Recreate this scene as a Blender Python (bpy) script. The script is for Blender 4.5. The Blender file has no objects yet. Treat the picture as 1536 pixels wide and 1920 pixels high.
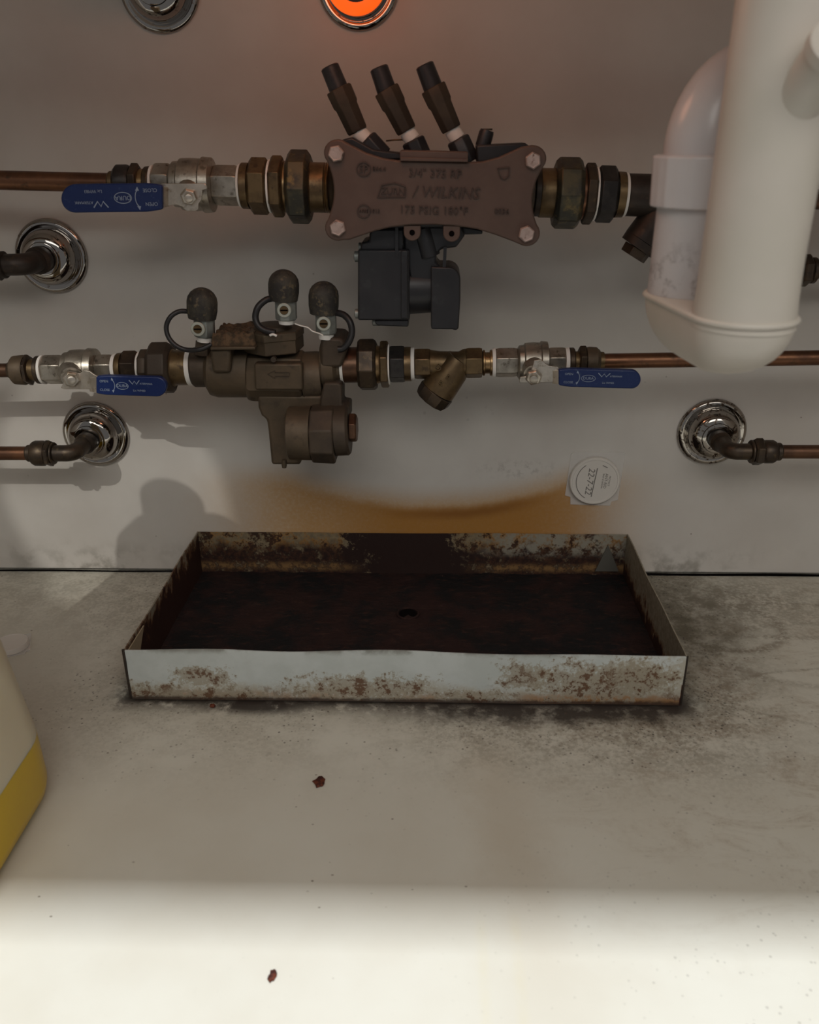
import bpy, bmesh, math, random
from mathutils import Vector, Matrix, noise
random.seed(7)
rad = math.radians
SC = bpy.context.scene
COL = SC.collection
# ------------------------------------------------------------------ camera
F = 1620.0
PITCH, YAW, ROLL, CAM = rad(23.88), rad(2.22), rad(-0.68), Vector((0, -0.9, 0.4775))
_fw = Vector((-math.sin(YAW)*math.cos(PITCH), math.cos(YAW)*math.cos(PITCH), -math.sin(PITCH)))
_r0 = Vector((math.cos(YAW), math.sin(YAW), 0)); _u0 = _r0.cross(_fw)
_rt = _r0*math.cos(ROLL) + _u0*math.sin(ROLL); _up = -_r0*math.sin(ROLL) + _u0*math.cos(ROLL)
cam = bpy.data.objects.new('camera', bpy.data.cameras.new('camera')); COL.objects.link(cam)
m3 = Matrix((_rt, _up, -_fw)).transposed(); cam.matrix_world = Matrix.Translation(CAM) @ m3.to_4x4()
cam.data.sensor_fit = 'VERTICAL'; cam.data.sensor_height = 24.0; cam.data.lens = 24.0*F/1920
cam.data.clip_start = 0.01
cam.data.dof.use_dof = True; cam.data.dof.focus_distance = 0.88; cam.data.dof.aperture_fstop = cam.data.lens/3.2
SC.camera = cam
# ------------------------------------------------------------------ light
SC.view_settings.view_transform = 'Standard'; SC.view_settings.look = 'None'
SC.view_settings.gamma = 1.0; SC.view_settings.use_curve_mapping = False
SC.view_settings.exposure = 0.0
w = bpy.data.worlds.new('room'); SC.world = w; w.use_nodes = True
w.node_tree.nodes['Background'].inputs[0].default_value = (0.88, 0.87, 0.87, 1)
w.node_tree.nodes['Background'].inputs[1].default_value = 0.20
def area(name, loc, target, sx, sy, power, color, spread=180):
    l = bpy.data.lights.new(name, 'AREA'); l.shape = 'RECTANGLE'; l.size = sx; l.size_y = sy
    l.energy = power; l.color = color; l.spread = rad(spread)
    o = bpy.data.objects.new(name, l); COL.objects.link(o); o.location = loc
    o.rotation_euler = (Vector(target)-Vector(loc)).to_track_quat('-Z', 'Y').to_euler(); return o
area('kitchen_ceiling_panel', (0.1, -0.93, 2.45), (0.1, -0.93, 0), 1.4, 0.13, 82, (0.90, 0.945, 1.0))
area('kitchen_window', (0.3, -2.7, 2.35), (0, 0, 0.1), 3.0, 1.5, 44, (1.0, 0.97, 0.92))
l = bpy.data.lights.new('wall_patch_spot', 'SPOT'); l.energy = 75; l.color = (1.0, 0.97, 0.90); l.spot_size = rad(5.2); l.spot_blend = 0.10; l.shadow_soft_size = 0.012  # unseen spot added, its cone sized to the light patch on the wall
o = bpy.data.objects.new('wall_patch_spot', l); COL.objects.link(o); o.location = (-0.85, -2.2, 1.88)
o.rotation_euler = (Vector((-0.372, 0, 0.092))-o.location).to_track_quat('-Z', 'Y').to_euler()
# ------------------------------------------------------------------ pixel -> world
def raydir(px, py): return _rt*((px-768)/F) - _up*((py-960)/F) + _fw
def at(px, py, Y):
    d = raydir(px, py); return CAM + d*((Y-CAM.y)/d.y)
def atz(px, py, z):
    d = raydir(px, py); return CAM + d*((z-CAM.z)/d.z)
def atd(px, py, D): return CAM + raydir(px, py)*D
def depth(p): return (p-CAM).dot(_fw)
def mpp(p): return depth(p)/F          # metres per pixel at p
# ------------------------------------------------------------------ material helpers
class N:
    """tiny expression wrapper over math nodes"""
    def __init__(s, nt, sock): s.nt, s.s = nt, sock
    def _m(s, op, *a):
        n = s.nt.nodes.new('ShaderNodeMath'); n.operation = op
        for i, v in enumerate((s,)+a):
            if isinstance(v, N): s.nt.links.new(v.s, n.inputs[i])
            else: n.inputs[i].default_value = v
        return N(s.nt, n.outputs[0])
    def __add__(s, o): return s._m('ADD', o)
    __radd__ = __add__
    def __sub__(s, o): return s._m('SUBTRACT', o)
    def __rsub__(s, o): return (s*-1.0) + o
    def __mul__(s, o): return s._m('MULTIPLY', o)
    __rmul__ = __mul__
    def __truediv__(s, o): return s._m('DIVIDE', o)
    def abs(s): return s._m('ABSOLUTE')
    def max(s, o): return s._m('MAXIMUM', o)
    def min(s, o): return s._m('MINIMUM', o)
    def pow(s, o): return s._m('POWER', o)
    def sqrt(s): return s._m('SQRT')
    def step(s, a, b):     # smoothstep from a to b (a may exceed b)
        n = s.nt.nodes.new('ShaderNodeMapRange'); n.interpolation_type = 'SMOOTHSTEP'
        s.nt.links.new(s.s, n.inputs['Value'])
        if a < b: vals = (a, b, 0, 1)
        else: vals = (b, a, 1, 0)
        for k, v in zip(('From Min', 'From Max', 'To Min', 'To Max'), vals): n.inputs[k].default_value = v
        return N(s.nt, n.outputs['Result'])
    def bump(s, c, wd): return ((s - c)/wd).abs().step(1.0, 0.0)
def newmat(name, base=(.8,.8,.8), rough=.5, metal=0.0, spec=0.5):
    m = bpy.data.materials.new(name); m.use_nodes = True; nt = m.node_tree
    b = nt.nodes['Principled BSDF']; b.inputs['Base Color'].default_value = (*base, 1)
    b.inputs['Roughness'].default_value = rough; b.inputs['Metallic'].default_value = metal
    b.inputs['Specular IOR Level'].default_value = spec
    return m, nt, b
def pos(nt):
    g = nt.nodes.new('ShaderNodeNewGeometry'); sp = nt.nodes.new('ShaderNodeSeparateXYZ')
    nt.links.new(g.outputs['Position'], sp.inputs[0])
    return g.outputs['Position'], N(nt, sp.outputs[0]), N(nt, sp.outputs[1]), N(nt, sp.outputs[2])
def scaled(nt, vec, s):
    n = nt.nodes.new('ShaderNodeMapping'); n.inputs['Scale'].default_value = s; nt.links.new(vec, n.inputs[0]); return n.outputs[0]
def nz(nt, vec, scale, detail=4, rough=.6, dist=0.0):
    n = nt.nodes.new('ShaderNodeTexNoise'); n.inputs['Scale'].default_value = scale; n.inputs['Detail'].default_value = detail
    n.inputs['Roughness'].default_value = rough; n.inputs['Distortion'].default_value = dist
    if vec is not None: nt.links.new(vec, n.inputs['Vector'])
    return N(nt, n.outputs['Fac'])
def vor(nt, vec, scale, rnd=1.0):
    n = nt.nodes.new('ShaderNodeTexVoronoi'); n.inputs['Scale'].default_value = scale; n.inputs['Randomness'].default_value = rnd
    nt.links.new(vec, n.inputs['Vector']); return N(nt, n.outputs['Distance'])
def mix(nt, fac, a, b):
    n = nt.nodes.new('ShaderNodeMix'); n.data_type = 'RGBA'
    nt.links.new(fac.s, n.inputs[0])
    for v, i in ((a, 6), (b, 7)):
        if isinstance(v, tuple): n.inputs[i].default_value = (*v, 1)
        else: nt.links.new(v, n.inputs[i])
    return n.outputs[2]
def bumpmap(nt, b, h, strength=.3, dist=.001):
    n = nt.nodes.new('ShaderNodeBump'); n.inputs['Strength'].default_value = strength; n.inputs['Distance'].default_value = dist
    nt.links.new(h.s, n.inputs['Height']); nt.links.new(n.outputs[0], b.inputs['Normal'])
def metal(name, c1, c2, rough=.4, met=1.0, scale=60, c3=None, bump=.15):
    m, nt, b = newmat(name, c1, rough, met); P, X, Y, Z = pos(nt)
    n1 = nz(nt, P, scale, 5, .65); col = mix(nt, n1.step(.38, .62), c1, c2)
    if c3: col = mix(nt, nz(nt, P, scale*2.3, 4, .6).step(.56, .70), col, c3)
    nt.links.new(col, b.inputs['Base Color'])
    r = nz(nt, P, scale*1.7, 3); nt.links.new((r*.3 + (rough-.15)).s, b.inputs['Roughness'])
    bumpmap(nt, b, nz(nt, P, scale*8, 3), bump, .0006)
    return m
# ------------------------------------------------------------------ materials
M = {}
M['copper'] = metal('copper', (.20,.095,.052), (.13,.065,.04), .40, .85, 40, (.10,.058,.036))
M['copper_dull'] = metal('copper_dull', (.17,.09,.055), (.11,.062,.04), .42, .85, 40)
M['brass'] = metal('brass_aged', (.19,.13,.066), (.13,.088,.047), .42, .8, 55, (.095,.065,.04))
M['brass_bright'] = metal('brass_worn', (.33,.22,.11), (.22,.145,.075), .35, .9, 60)
M['brass_dark'] = metal('brass_tarnished', (.085,.06,.04), (.055,.042,.032), .45, .7, 60, (.11,.08,.048))
M['brass_green'] = metal('brass_greenish', (.10,.083,.05), (.05,.048,.04), .42, .7, 45, (.16,.12,.055))
M['bronze'] = metal('bronze_cast', (.115,.083,.052), (.088,.065,.042), .58, .45, 30, (.07,.05,.034), .35)
M['bronze_dark'] = metal('bronze_cast_dark', (.080,.058,.039), (.058,.043,.031), .6, .4, 30, None, .35)
M['cover'] = metal('coated_bronze_cover', (.125,.080,.062), (.108,.068,.053), .55, .2, 22, None, .3)
M['cover_dark'] = metal('dark_raised_lettering', (.075,.048,.038), (.06,.04,.032), .6, .2, 22, None, .3)  # raised letters coloured darker than the plate so they read
M['iron'] = metal('dark_iron', (.050,.037,.029), (.034,.026,.021), .5, .5, 50, (.07,.046,.032))
M['black_metal'] = metal('black_metal', (.05,.045,.042), (.03,.028,.027), .42, .6, 60)
M['nickel'] = metal('nickel_plate', (.46,.42,.36), (.34,.31,.26), .36, .9, 70, (.20,.175,.14))
M['steel'] = metal('zinc_steel', (.62,.57,.50), (.48,.44,.38), .38, .85, 60, (.33,.27,.20))
M['bolt'] = metal('pitted_bolt', (.55,.44,.40), (.45,.35,.31), .5, .5, 90, (.20,.11,.085), .4)
M['zinc'] = metal('dull_zinc', (.32,.34,.32), (.24,.255,.24), .5, .6, 70)
M['zinc_light'] = metal('pale_zinc', (.50,.53,.47), (.42,.44,.39), .5, .4, 80)
M['black_plastic'] = metal('black_plastic', (.016,.016,.019), (.022,.022,.025), .42, 0.0, 30, (.032,.033,.036), .1)
M['rubber'] = metal('perished_rubber', (.022,.020,.018), (.050,.045,.034), .7, 0.0, 85, (.12,.095,.055), .3)
M['tether'] = newmat('black_rubber_tether', (.012,.011,.012), .45)[0]
M['tape'] = newmat('white_thread_tape', (.80,.77,.72), .6)[0]
M['recess'] = newmat('black_recess', (.006,.005,.005), 1.0, 0, 0.0)[0]
M['white_print'] = newmat('white_print', (.26,.32,.42), .5)[0]
M['grey_print'] = newmat('grey_pencil_print', (.16,.145,.13), .7)[0]
m, nt, b = newmat('chrome_scuffed', (.37,.345,.32), .07, 1.0); P, X, Y, Z = pos(nt)
sp = nz(nt, P, 160, 4, .7).step(.60, .68)
nt.links.new(mix(nt, sp, (.37,.345,.32), (.16,.12,.09)), b.inputs['Base Color']); nt.links.new((sp*.4+.06).s, b.inputs['Roughness']); M['chrome'] = m
m, nt, b = newmat('chrome_pitted', (.80,.77,.72), .10, 1.0); P, X, Y, Z = pos(nt)
sp = nz(nt, P, 210, 4, .7).step(.54, .63)
nt.links.new(mix(nt, sp, (.40,.37,.335), (.08,.055,.04)), b.inputs['Base Color']); nt.links.new((sp*.4+.09).s, b.inputs['Roughness']); M['chrome_pitted'] = m
m, nt, b = newmat('blue_vinyl', (.007,.022,.105), .32); P, X, Y, Z = pos(nt)
nt.links.new(mix(nt, nz(nt, P, 300, 3).step(.6,.72), (.007,.022,.105), (.030,.050,.13)), b.inputs['Base Color']); M['blue'] = m
m, nt, b = newmat('cream_abs', (.66,.60,.52), .36); P, X, Y, Z = pos(nt)
nt.links.new(mix(nt, nz(nt, P, 14, 3).step(.35,.7), (.68,.62,.545), (.63,.585,.50)), b.inputs['Base Color']); M['trap'] = m
m, nt, b = newmat('grey_white_pvc', (.60,.57,.56), .26); P, X, Y, Z = pos(nt)
nt.links.new(mix(nt, nz(nt, P, 14, 3).step(.35,.7), (.62,.59,.58), (.57,.545,.545)), b.inputs['Base Color']); M['trap_grey'] = m
m, nt, b = newmat('grey_white_pvc_dusty', (.60,.57,.56), .3); P, X, Y, Z = pos(nt)
du = (Z - .395).abs().step(.03, .0)*nz(nt, P, 120, 5, .7).step(.50,.70)
nt.links.new(mix(nt, du*.6, (.60,.57,.56), (.20,.17,.16)), b.inputs['Base Color']); M['trap_dusty'] = m
M['board'] = newmat('melamine_side', (.62,.58,.52), .5)[0]
# wall: painted board with rust bloom above the tray
m, nt, b = newmat('wall_laminate', (.62,.58,.53), .55); P, X, Y, Z = pos(nt)
n0 = nz(nt, P, 9, 4); n1 = nz(nt, P, 45, 5)
col = mix(nt, n0.step(.3,.7), (.63,.60,.555), (.575,.54,.495))
Xw = X + (n0-.5)*.05; Zw = Z + (n0-.5)*.012 + (n1-.5)*.006
xc = X + .012
arch = Xw.step(-.31,-.15)*Xw.step(.27,.12)
zcur = .082 + ((((xc/.13).abs()).pow(2.0)).min(1.5))*.020        # lower in the middle, climbing to both sides
halo = arch*(Zw - zcur).step(.034,-.006)
gr = nz(nt, P, 260, 4, .7).step(.25,.6)*.25+.75
col = mix(nt, halo*gr*.84, col, (.47,.25,.06))
body = Xw.step(-.21,-.03)*Xw.step(.22,.08)*(Zw - zcur).step(.008,-.006)
col = mix(nt, body*.80, col, (.36,.15,.012))
core = Xw.step(-.10,.02)*Xw.step(.14,.05)*(Zw-zcur+.006).bump(0.0,.011)
col = mix(nt, core*.85, col, (.25,.10,.018))
soot = Z.step(.05,.0)*n1.step(.42,.66)*nz(nt, P, 6, 3).step(.42,.6)*X.step(-.16,-.30).max(X.step(.18,.24))
col = mix(nt, soot*.75, col, (.22,.20,.165))
spk = vor(nt, P, 62).step(.075,.045)*nz(nt, P, 11, 3).step(.54,.66)
col = mix(nt, spk*.8, col, (.14,.10,.07))
dus = (X-.088).bump(0,.065)*(Z-.131).bump(0,.016)*nz(nt, P, 110, 5, .7).step(.48,.62)
col = mix(nt, dus*.45, col, (.25,.22,.20))
dot = (X+.005).bump(0,.10)*(Z-.215).bump(0,.06)*vor(nt, P, 95).step(.22,.14)*nz(nt,P,30,2).step(.5,.62)
col = mix(nt, dot*.5, col, (.30,.27,.25))
nt.links.new(col, b.inputs['Base Color']); bumpmap(nt, b, nz(nt, P, 420, 3), .08, .0004); M['wall'] = m
# floor: off white laminate with grime round the tray
m, nt, b = newmat('floor_laminate', (.6,.58,.5), .5); P, X, Y, Z = pos(nt)
n0 = nz(nt, P, 7, 4); n1 = nz(nt, P, 38, 6, .7); n2 = nz(nt, scaled(nt, P, (1,3.2,1)), 22, 5, .65, .6); n3 = nz(nt, P, 240, 3, .6)
col = mix(nt, n0.step(.3,.7), (.60,.58,.50), (.56,.53,.445))
dx = ((X+.035).abs() - .25).max(0.0); dy = ((Y+.125).abs() - .125).max(0.0)
dist = ((dx*dx) + (dy*dy)).sqrt() + (n1-.5)*.05
right = X.step(-.05,.20)
fine = (n1*.45+n3*.55).step(.40,.60)
grime = dist.step(.16,.0)*(n0*.5+n1*.5).step(.34,.56)*(fine*.7+.3)*(right*.55+.45)
col = mix(nt, grime*.88, col, (.19,.165,.12))
# muddy drag marks on the right half
sm = X.step(.02,.22)*Y.step(-.56,-.34)*nz(nt, scaled(nt, P, (1.0,2.2,1)), 14, 8, .78, .8).step(.46,.66)*(fine*.6+.4)
col = mix(nt, sm*.7, col, (.33,.265,.195))
tr = (X - .05 - (Y+.40)*(-.15) + (n1-.5)*.05).bump(0,.045)*Y.step(-.60,-.40)*Y.step(-.28,-.36)
col = mix(nt, tr*.30, col, (.42,.33,.22))
fr = X.step(-.03,.03)*X.step(.30,.22)*Y.step(-.36,-.275)*n1.step(.38,.6)*fine
col = mix(nt, fr*.55, col, (.24,.205,.155))
# ring-like smears at the right
def ring(cx, cy, ax, ay, wd, s):
    global col
    e = (((X-cx)/ax).pow(2.0)+((Y-cy)/ay).pow(2.0)).sqrt() + (n1-.5)*.10 + (n0-.5)*.2
    col = mix(nt, e.bump(1.0, wd)*(n1*.5+n3*.5).step(.36,.58)*s, col, (.20,.165,.12))
ring(.40,-.165,.125,.060,.12,.40); ring(.37,-.10,.13,.035,.16,.6); ring(.30,-.115,.055,.045,.20,.7); ring(.43,-.235,.17,.05,.06,.45)
big = (X-.33).bump(0,.17)*(Y+.06).bump(0,.10)*(n1*.6+n3*.4).step(.38,.58)
col = mix(nt, big*.85, col, (.24,.215,.165))
lef = X.step(-.22,-.30)*Y.step(-.20,-.04)*(n1*.6+n3*.4).step(.40,.6)
col = mix(nt, lef*.5, col, (.26,.235,.185))
soft = (n1-.5)*1.2+.75
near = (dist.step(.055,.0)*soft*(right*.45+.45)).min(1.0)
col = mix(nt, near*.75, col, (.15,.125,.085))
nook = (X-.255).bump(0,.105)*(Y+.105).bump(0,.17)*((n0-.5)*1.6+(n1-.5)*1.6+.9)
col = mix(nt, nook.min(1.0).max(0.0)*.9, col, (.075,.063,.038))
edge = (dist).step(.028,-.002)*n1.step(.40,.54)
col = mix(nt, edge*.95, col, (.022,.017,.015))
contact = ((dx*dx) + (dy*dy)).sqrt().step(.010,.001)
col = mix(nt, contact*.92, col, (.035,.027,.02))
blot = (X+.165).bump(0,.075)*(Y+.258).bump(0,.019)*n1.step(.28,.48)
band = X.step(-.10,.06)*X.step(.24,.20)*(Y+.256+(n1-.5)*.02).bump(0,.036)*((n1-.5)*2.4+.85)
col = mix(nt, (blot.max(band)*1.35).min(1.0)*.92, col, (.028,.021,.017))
# crumbs
cr = vor(nt, P, 150).step(.19,.10)*nz(nt, P, 26, 3).step(.42,.56)*(dist.step(.16,.0)*.9+right*.28+.02)
col = mix(nt, cr.min(1.0)*.9, col, (.06,.042,.032))
cr2 = vor(nt, scaled(nt, P, (1,1.4,1)), 58).step(.075,.04)*nz(nt, P, 9, 3).step(.46,.58)
col = mix(nt, cr2*.8, col, (.11,.075,.05))
for sc_, th, reach, lo_ in ((170,.24,.085,.47),(260,.27,.11,.45),(90,.15,.16,.50)):
    wv_ = nz(nt, P, sc_*.9, 2, .6)
    c_ = (vor(nt, P, sc_) + (wv_-.5)*.35).step(th, th*.55)*dist.step(reach,.0)*(n1*.5+n0*.5).step(lo_-.03, lo_+.06)*(right*.65+.35)
    col = mix(nt, c_*.92, col, (.035,.025,.02))
yl = (X-.028).bump(0,.006).max((X-.05).bump(0,.006))*Y.step(-.47,-.50)*n1.step(.25,.6)
col = mix(nt, yl*.10, col, (.60,.50,.20))
nt.links.new(col, b.inputs['Base Color']); nt.links.new((n1*.2+.38).s, b.inputs['Roughness']); bumpmap(nt, b, n3, .12, .0005); M['floor'] = m
# rust bed of the tray
m, nt, b = newmat('rust_bed', (.05,.025,.018), .85, 0, .2); P, X, Y, Z = pos(nt)
n0 = nz(nt, P, 16, 5, .65); n1 = nz(nt, scaled(nt, P, (1,2.4,1)), 70, 6, .72)
col = mix(nt, n0.step(.40,.60), (.026,.012,.0105), (.0095,.0085,.009))
col = mix(nt, n1.step(.52,.70), col, (.042,.020,.015))
col = mix(nt, vor(nt, P, 130).step(.05,.02)*nz(nt,P,22,2).step(.56,.64), col, (.35,.30,.26))
nt.links.new(col, b.inputs['Base Color']); bumpmap(nt, b, n1+n0, .8, .003); M['rust_bed'] = m
# painted inner walls of the tray
def tray_inner(name, xa, xb, top=.5):
    m, nt, b = newmat(name, (.5,.5,.45), .6, 0, .3); P, X, Y, Z = pos(nt)
    n0 = nz(nt, P, 26, 5, .68); n1 = nz(nt, P, 95, 6, .75); n2 = nz(nt, P, 200, 4, .7)
    col = mix(nt, n2.step(.3,.7), (.25,.19,.11), (.16,.125,.08))
    col = mix(nt, n1.step(.46,.56), col, (.30,.16,.055))
    lo = Z + (n0-.5)*.055
    rust = lo.step(top*.053+.012, top*.053-.006)
    mid = (X+.035+(n0-.5)*.14 + (Z-.03)*.5).bump(0,.11)
    tan = (Z+(n0-.5)*.012).bump(.011,.008)*n1.step(.40,.56)*(X+.03).abs().step(.05,.10)
    r = (rust*n1.step(.30,.46)).max((mid*.9+(n1-.5)*2.2).step(.20,.40)).max((n1*.55+n0*.45).step(.505,.545)*.95)
    nt_r = mix(nt, n2.step(.40,.70)*mid.step(.5,.1), (.024,.012,.010), (.070,.030,.016))
    col = mix(nt, r, col, nt_r); col = mix(nt, tan*.8, col, (.26,.15,.06))
    if xa is not None:
        pale = X.step(xa, xb)*Z.step(.022,.034)*n1.step(.60,.44)
        col = mix(nt, pale*.75, col, (.30,.285,.235))
    nt.links.new(col, b.inputs['Base Color']); bumpmap(nt, b, n1, .5, .001); return m
M['tray_back'] = tray_inner('tray_back_paint', .03, .09, .62)
m, nt, b = newmat('tray_side_paint', (.4,.38,.3), .6, 0, .3); P, X, Y, Z = pos(nt)
n1 = nz(nt, scaled(nt, P, (1,1,.6)), 75, 6, .75); n2 = nz(nt, P, 200, 4)
col = mix(nt, n2.step(.3,.7), (.28,.25,.19), (.19,.165,.12))
lo = Z + (n1-.5)*.085 + (nz(nt,P,30,4)-.5)*.05 + X.step(.0,.1)*.032
col = mix(nt, lo.step(.060,.046), col, (.15,.07,.03)); col = mix(nt, lo.step(.052,.042), col, (.035,.015,.011))
nt.links.new(col, b.inputs['Base Color']); bumpmap(nt, b, n1, .4, .001); M['tray_side'] = m
m, nt, b = newmat('tray_front_paint', (.55,.58,.56), .42, 0, .5); P, X, Y, Z = pos(nt)
n0 = nz(nt, P, 22, 5, .65); n1 = nz(nt, P, 75, 6, .72); n2 = nz(nt, P, 260, 5, .75)
col = mix(nt, n0.step(.35,.65), (.50,.53,.515), (.44,.47,.45))
low = Z + (n0-.5)*.034 + (n1-.5)*.016
rgt = X.step(.02,.16)
worn = low.step(.024,.010).max(rgt*(Z + (n0-.5)*.12 + (n1-.5)*.05).step(.042,.030))*n2.step(.30,.48)
col = mix(nt, worn*.80, col, (.36,.325,.25))
brn = rgt*(Z+(n0-.5)*.02).step(.017,.004)
col = mix(nt, brn*.8, col, (.15,.09,.045))
ora = (Z + (n1-.5)*.020).step(.014,.006)*(nz(nt,P,12,3).step(.40,.60)*.7 + rgt*.3)
col = mix(nt, ora*.9, col, (.28,.13,.04))
fl = (n1*.6+n2*.4).step(.51,.56)*(low.step(.022,.010).max(rgt*.9*(Z+(n0-.5)*.06).step(.040,.026)))*n0.step(.42,.52)
col = mix(nt, fl*.9, col, (.105,.040,.018))
for bx, bz, w1, w2, st in ((-.216,.026,.022,.012,.9),(-.070,.016,.055,.014,1.0),(.080,.032,.022,.014,1.0),(.146,.026,.050,.022,1.0),(.178,.030,.022,.016,.9),(.030,.006,.03,.008,1.0),(-.262,.006,.03,.012,1.0),(-.20,.004,.05,.008,.9)):
    bl_ = (X-bx+(n0-.5)*.05).bump(0,w1*2.0)*(Z-bz+(n0-.5)*.02).bump(0,w2*1.9)
    nn = (n1-.5)*3.2 + (n2-.5)*2.4
    col = mix(nt, (bl_*1.4+nn-.50).step(.0,.30)*bl_.step(.02,.2)*.8, col, (.29,.255,.19))
    col = mix(nt, (bl_*1.15*st+nn*1.5-.92).step(.0,.35)*bl_.step(.02,.3)*.9, col, (.10,.042,.017))
bot = (Z+(n1-.5)*.010).step(.0065,.0025); col = mix(nt, bot*.9, col, (.035,.018,.012))
lip = (Z+(n1-.5)*.010).step(.049,.056)*n0.step(.42,.56); col = mix(nt, lip*.7, col, (.16,.15,.125))
nt.links.new(col, b.inputs['Base Color']); bumpmap(nt, b, n1*.4+worn*.6, .25, .0008); M['tray_front'] = m
m, nt, b = newmat('rust_flake', (.10,.03,.018), .8, 0, .2); P, X, Y, Z = pos(nt)
nt.links.new(mix(nt, nz(nt, P, 300, 4).step(.4,.6), (.13,.035,.018), (.045,.016,.012)), b.inputs['Base Color']); bumpmap(nt, b, nz(nt,P,500,4), .6, .001); M['flake'] = m
m, nt, b = newmat('sludge', (.12,.08,.045), .9, 0, .2); P, X, Y, Z = pos(nt)
nt.links.new(mix(nt, nz(nt, P, 160, 5).step(.4,.6), (.13,.085,.05), (.06,.045,.03)), b.inputs['Base Color']); bumpmap(nt, b, nz(nt,P,260,5), .9, .002); M['sludge'] = m
# jug
m, nt, b = newmat('milky_polyethylene', (.62,.55,.40), .35); b.inputs['Subsurface Weight'].default_value = .6
b.inputs['Subsurface Radius'].default_value = (.03,.025,.015); b.inputs['Subsurface Scale'].default_value = .5; M['jug'] = m
m, nt, b = newmat('yellow_detergent_in_jug', (.57,.37,.002), .3); P, X, Y, Z = pos(nt)
b.inputs['Subsurface Weight'].default_value = .5; b.inputs['Subsurface Radius'].default_value = (.03,.02,.004); b.inputs['Subsurface Scale'].default_value = .4
M['liquid'] = m
m, nt, b = newmat('clear_film', (.85,.82,.78), .25); b.inputs['Alpha'].default_value = .40; M['film'] = m
M['bait'] = newmat('bait_white_plastic', (.66,.62,.565), .45)[0]
m, nt, b = newmat('orange_reflection_glow', (1,.25,.02), .3); b.inputs['Emission Color'].default_value = (1,.10,.006,1); b.inputs['Emission Strength'].default_value = .85; M['lens'] = m  # emission painted in for the orange reflection in the chrome flange
# ------------------------------------------------------------------ object helpers
ORG = {}
def thing(name, label, cat, loc, group=None):
    o = bpy.data.objects.new(name, None); COL.objects.link(o); o.location = loc; o.empty_display_size = .02
    o['label'] = label; o['category'] = cat
    if group: o['group'] = group
    ORG[o.name] = Vector(loc); return o
def part(name, bm, mat, parent=None, sharp=32, bevel=0.0, label=None, stuff=False):
    bmesh.ops.remove_doubles(bm, verts=bm.verts, dist=1e-6)
    bmesh.ops.recalc_face_normals(bm, faces=bm.faces)
    me = bpy.data.meshes.new(name)
    off = ORG[parent.name] if parent is not None else Vector((0,0,0))
    for v in bm.verts: v.co -= off
    bm.to_mesh(me); bm.free(); me.materials.append(M[mat] if isinstance(mat, str) else mat)
    me.shade_smooth(); me.set_sharp_from_angle(angle=rad(sharp))
    o = bpy.data.objects.new(name, me); COL.objects.link(o)
    if parent is not None: o.parent = parent; ORG[o.name] = off
    if bevel:
        bv = o.modifiers.new('bevel', 'BEVEL'); bv.width = bevel; bv.segments = 2; bv.limit_method = 'ANGLE'; bv.angle_limit = rad(40); bv.harden_normals = False
    if label: o['label'] = label
    if stuff: o['kind'] = 'stuff'
    return o
def solo(name, bm, mat, label, cat, group=None, **k):
    o = part(name, bm, mat, None, **k); o['label'] = label; o['category'] = cat
    if group: o['group'] = group
    me = o.data; c = sum((v.co for v in me.vertices), Vector())/len(me.vertices)
    c.z = min(v.co.z for v in me.vertices)
    for v in me.vertices: v.co -= c
    o.location = c; return o
def struct(name, bm, mat, **k):
    o = part(name, bm, mat, None, **k); o['kind'] = 'structure'; return o
def ringpts(c, d, r, n, phase=90.0, ref=Vector((0,0,1)), sq=1.0):
    d = d.normalized()
    v = ref - d*ref.dot(d)
    if v.length < 1e-4: v = Vector((0,-1,0)) - d*d.y*-1
    v.normalize(); wv = v.cross(d)
    if wv.y > 0: wv = -wv
    return [c + (wv*math.cos(rad(phase)+2*math.pi*k/n)*sq + v*math.sin(rad(phase)+2*math.pi*k/n))*r for k in range(n)]
def skin(bm, rings, cap=True):
    vs = [[bm.verts.new(p) for p in r] for r in rings]
    for a, b in zip(vs, vs[1:]):
        n = len(a)
        for i in range(n):
            bm.faces.new((a[i], a[(i+1)%n], b[(i+1)%n], b[i]))
    if cap: bm.faces.new(vs[0]); bm.faces.new(vs[-1])
    return bm
def lathe(stations, n=32, phase=90.0, bm=None, cap=True, ref=Vector((0,0,1))):
    """stations: [(point, radius)] along one straight axis"""
    bm = bm or bmesh.new()
    d = (stations[-1][0] - stations[0][0])
    return skin(bm, [ringpts(p, d, r, n, phase, ref) for p, r in stations], cap)
def rod(st, Y, n=32, phase=90.0, bm=None, ref=Vector((0,0,1))):
    """stations in pixels (px, py, r_px) standing on the vertical plane Y"""
    out = []
    for s in st:
        p = at(s[0], s[1], Y if len(s) < 4 else s[3]); out.append((p, s[2]*mpp(p)))
    return lathe(out, n, phase, bm, ref=ref)
class Run:
    def __init__(s, x0, y0, x1, y1, Y): s.x0, s.y0, s.k, s.Y = x0, y0, (y1-y0)/(x1-x0), Y
    def y(s, x): return s.y0 + (x-s.x0)*s.k
    def rod(s, st, n=32, phase=90.0, bm=None): return rod([(x, s.y(x), r) for x, r in st], s.Y, n, phase, bm)
    def pt(s, x): return at(x, s.y(x), s.Y)
    def hexn(s, x0, x1, r, n=6, ch=.88, phase=90.0, bm=None):
        c = (x1-x0)*.16
        return s.rod([(x0, r*ch), (x0+c, r), (x1-c, r), (x1, r*ch)], n, phase, bm)
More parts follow.
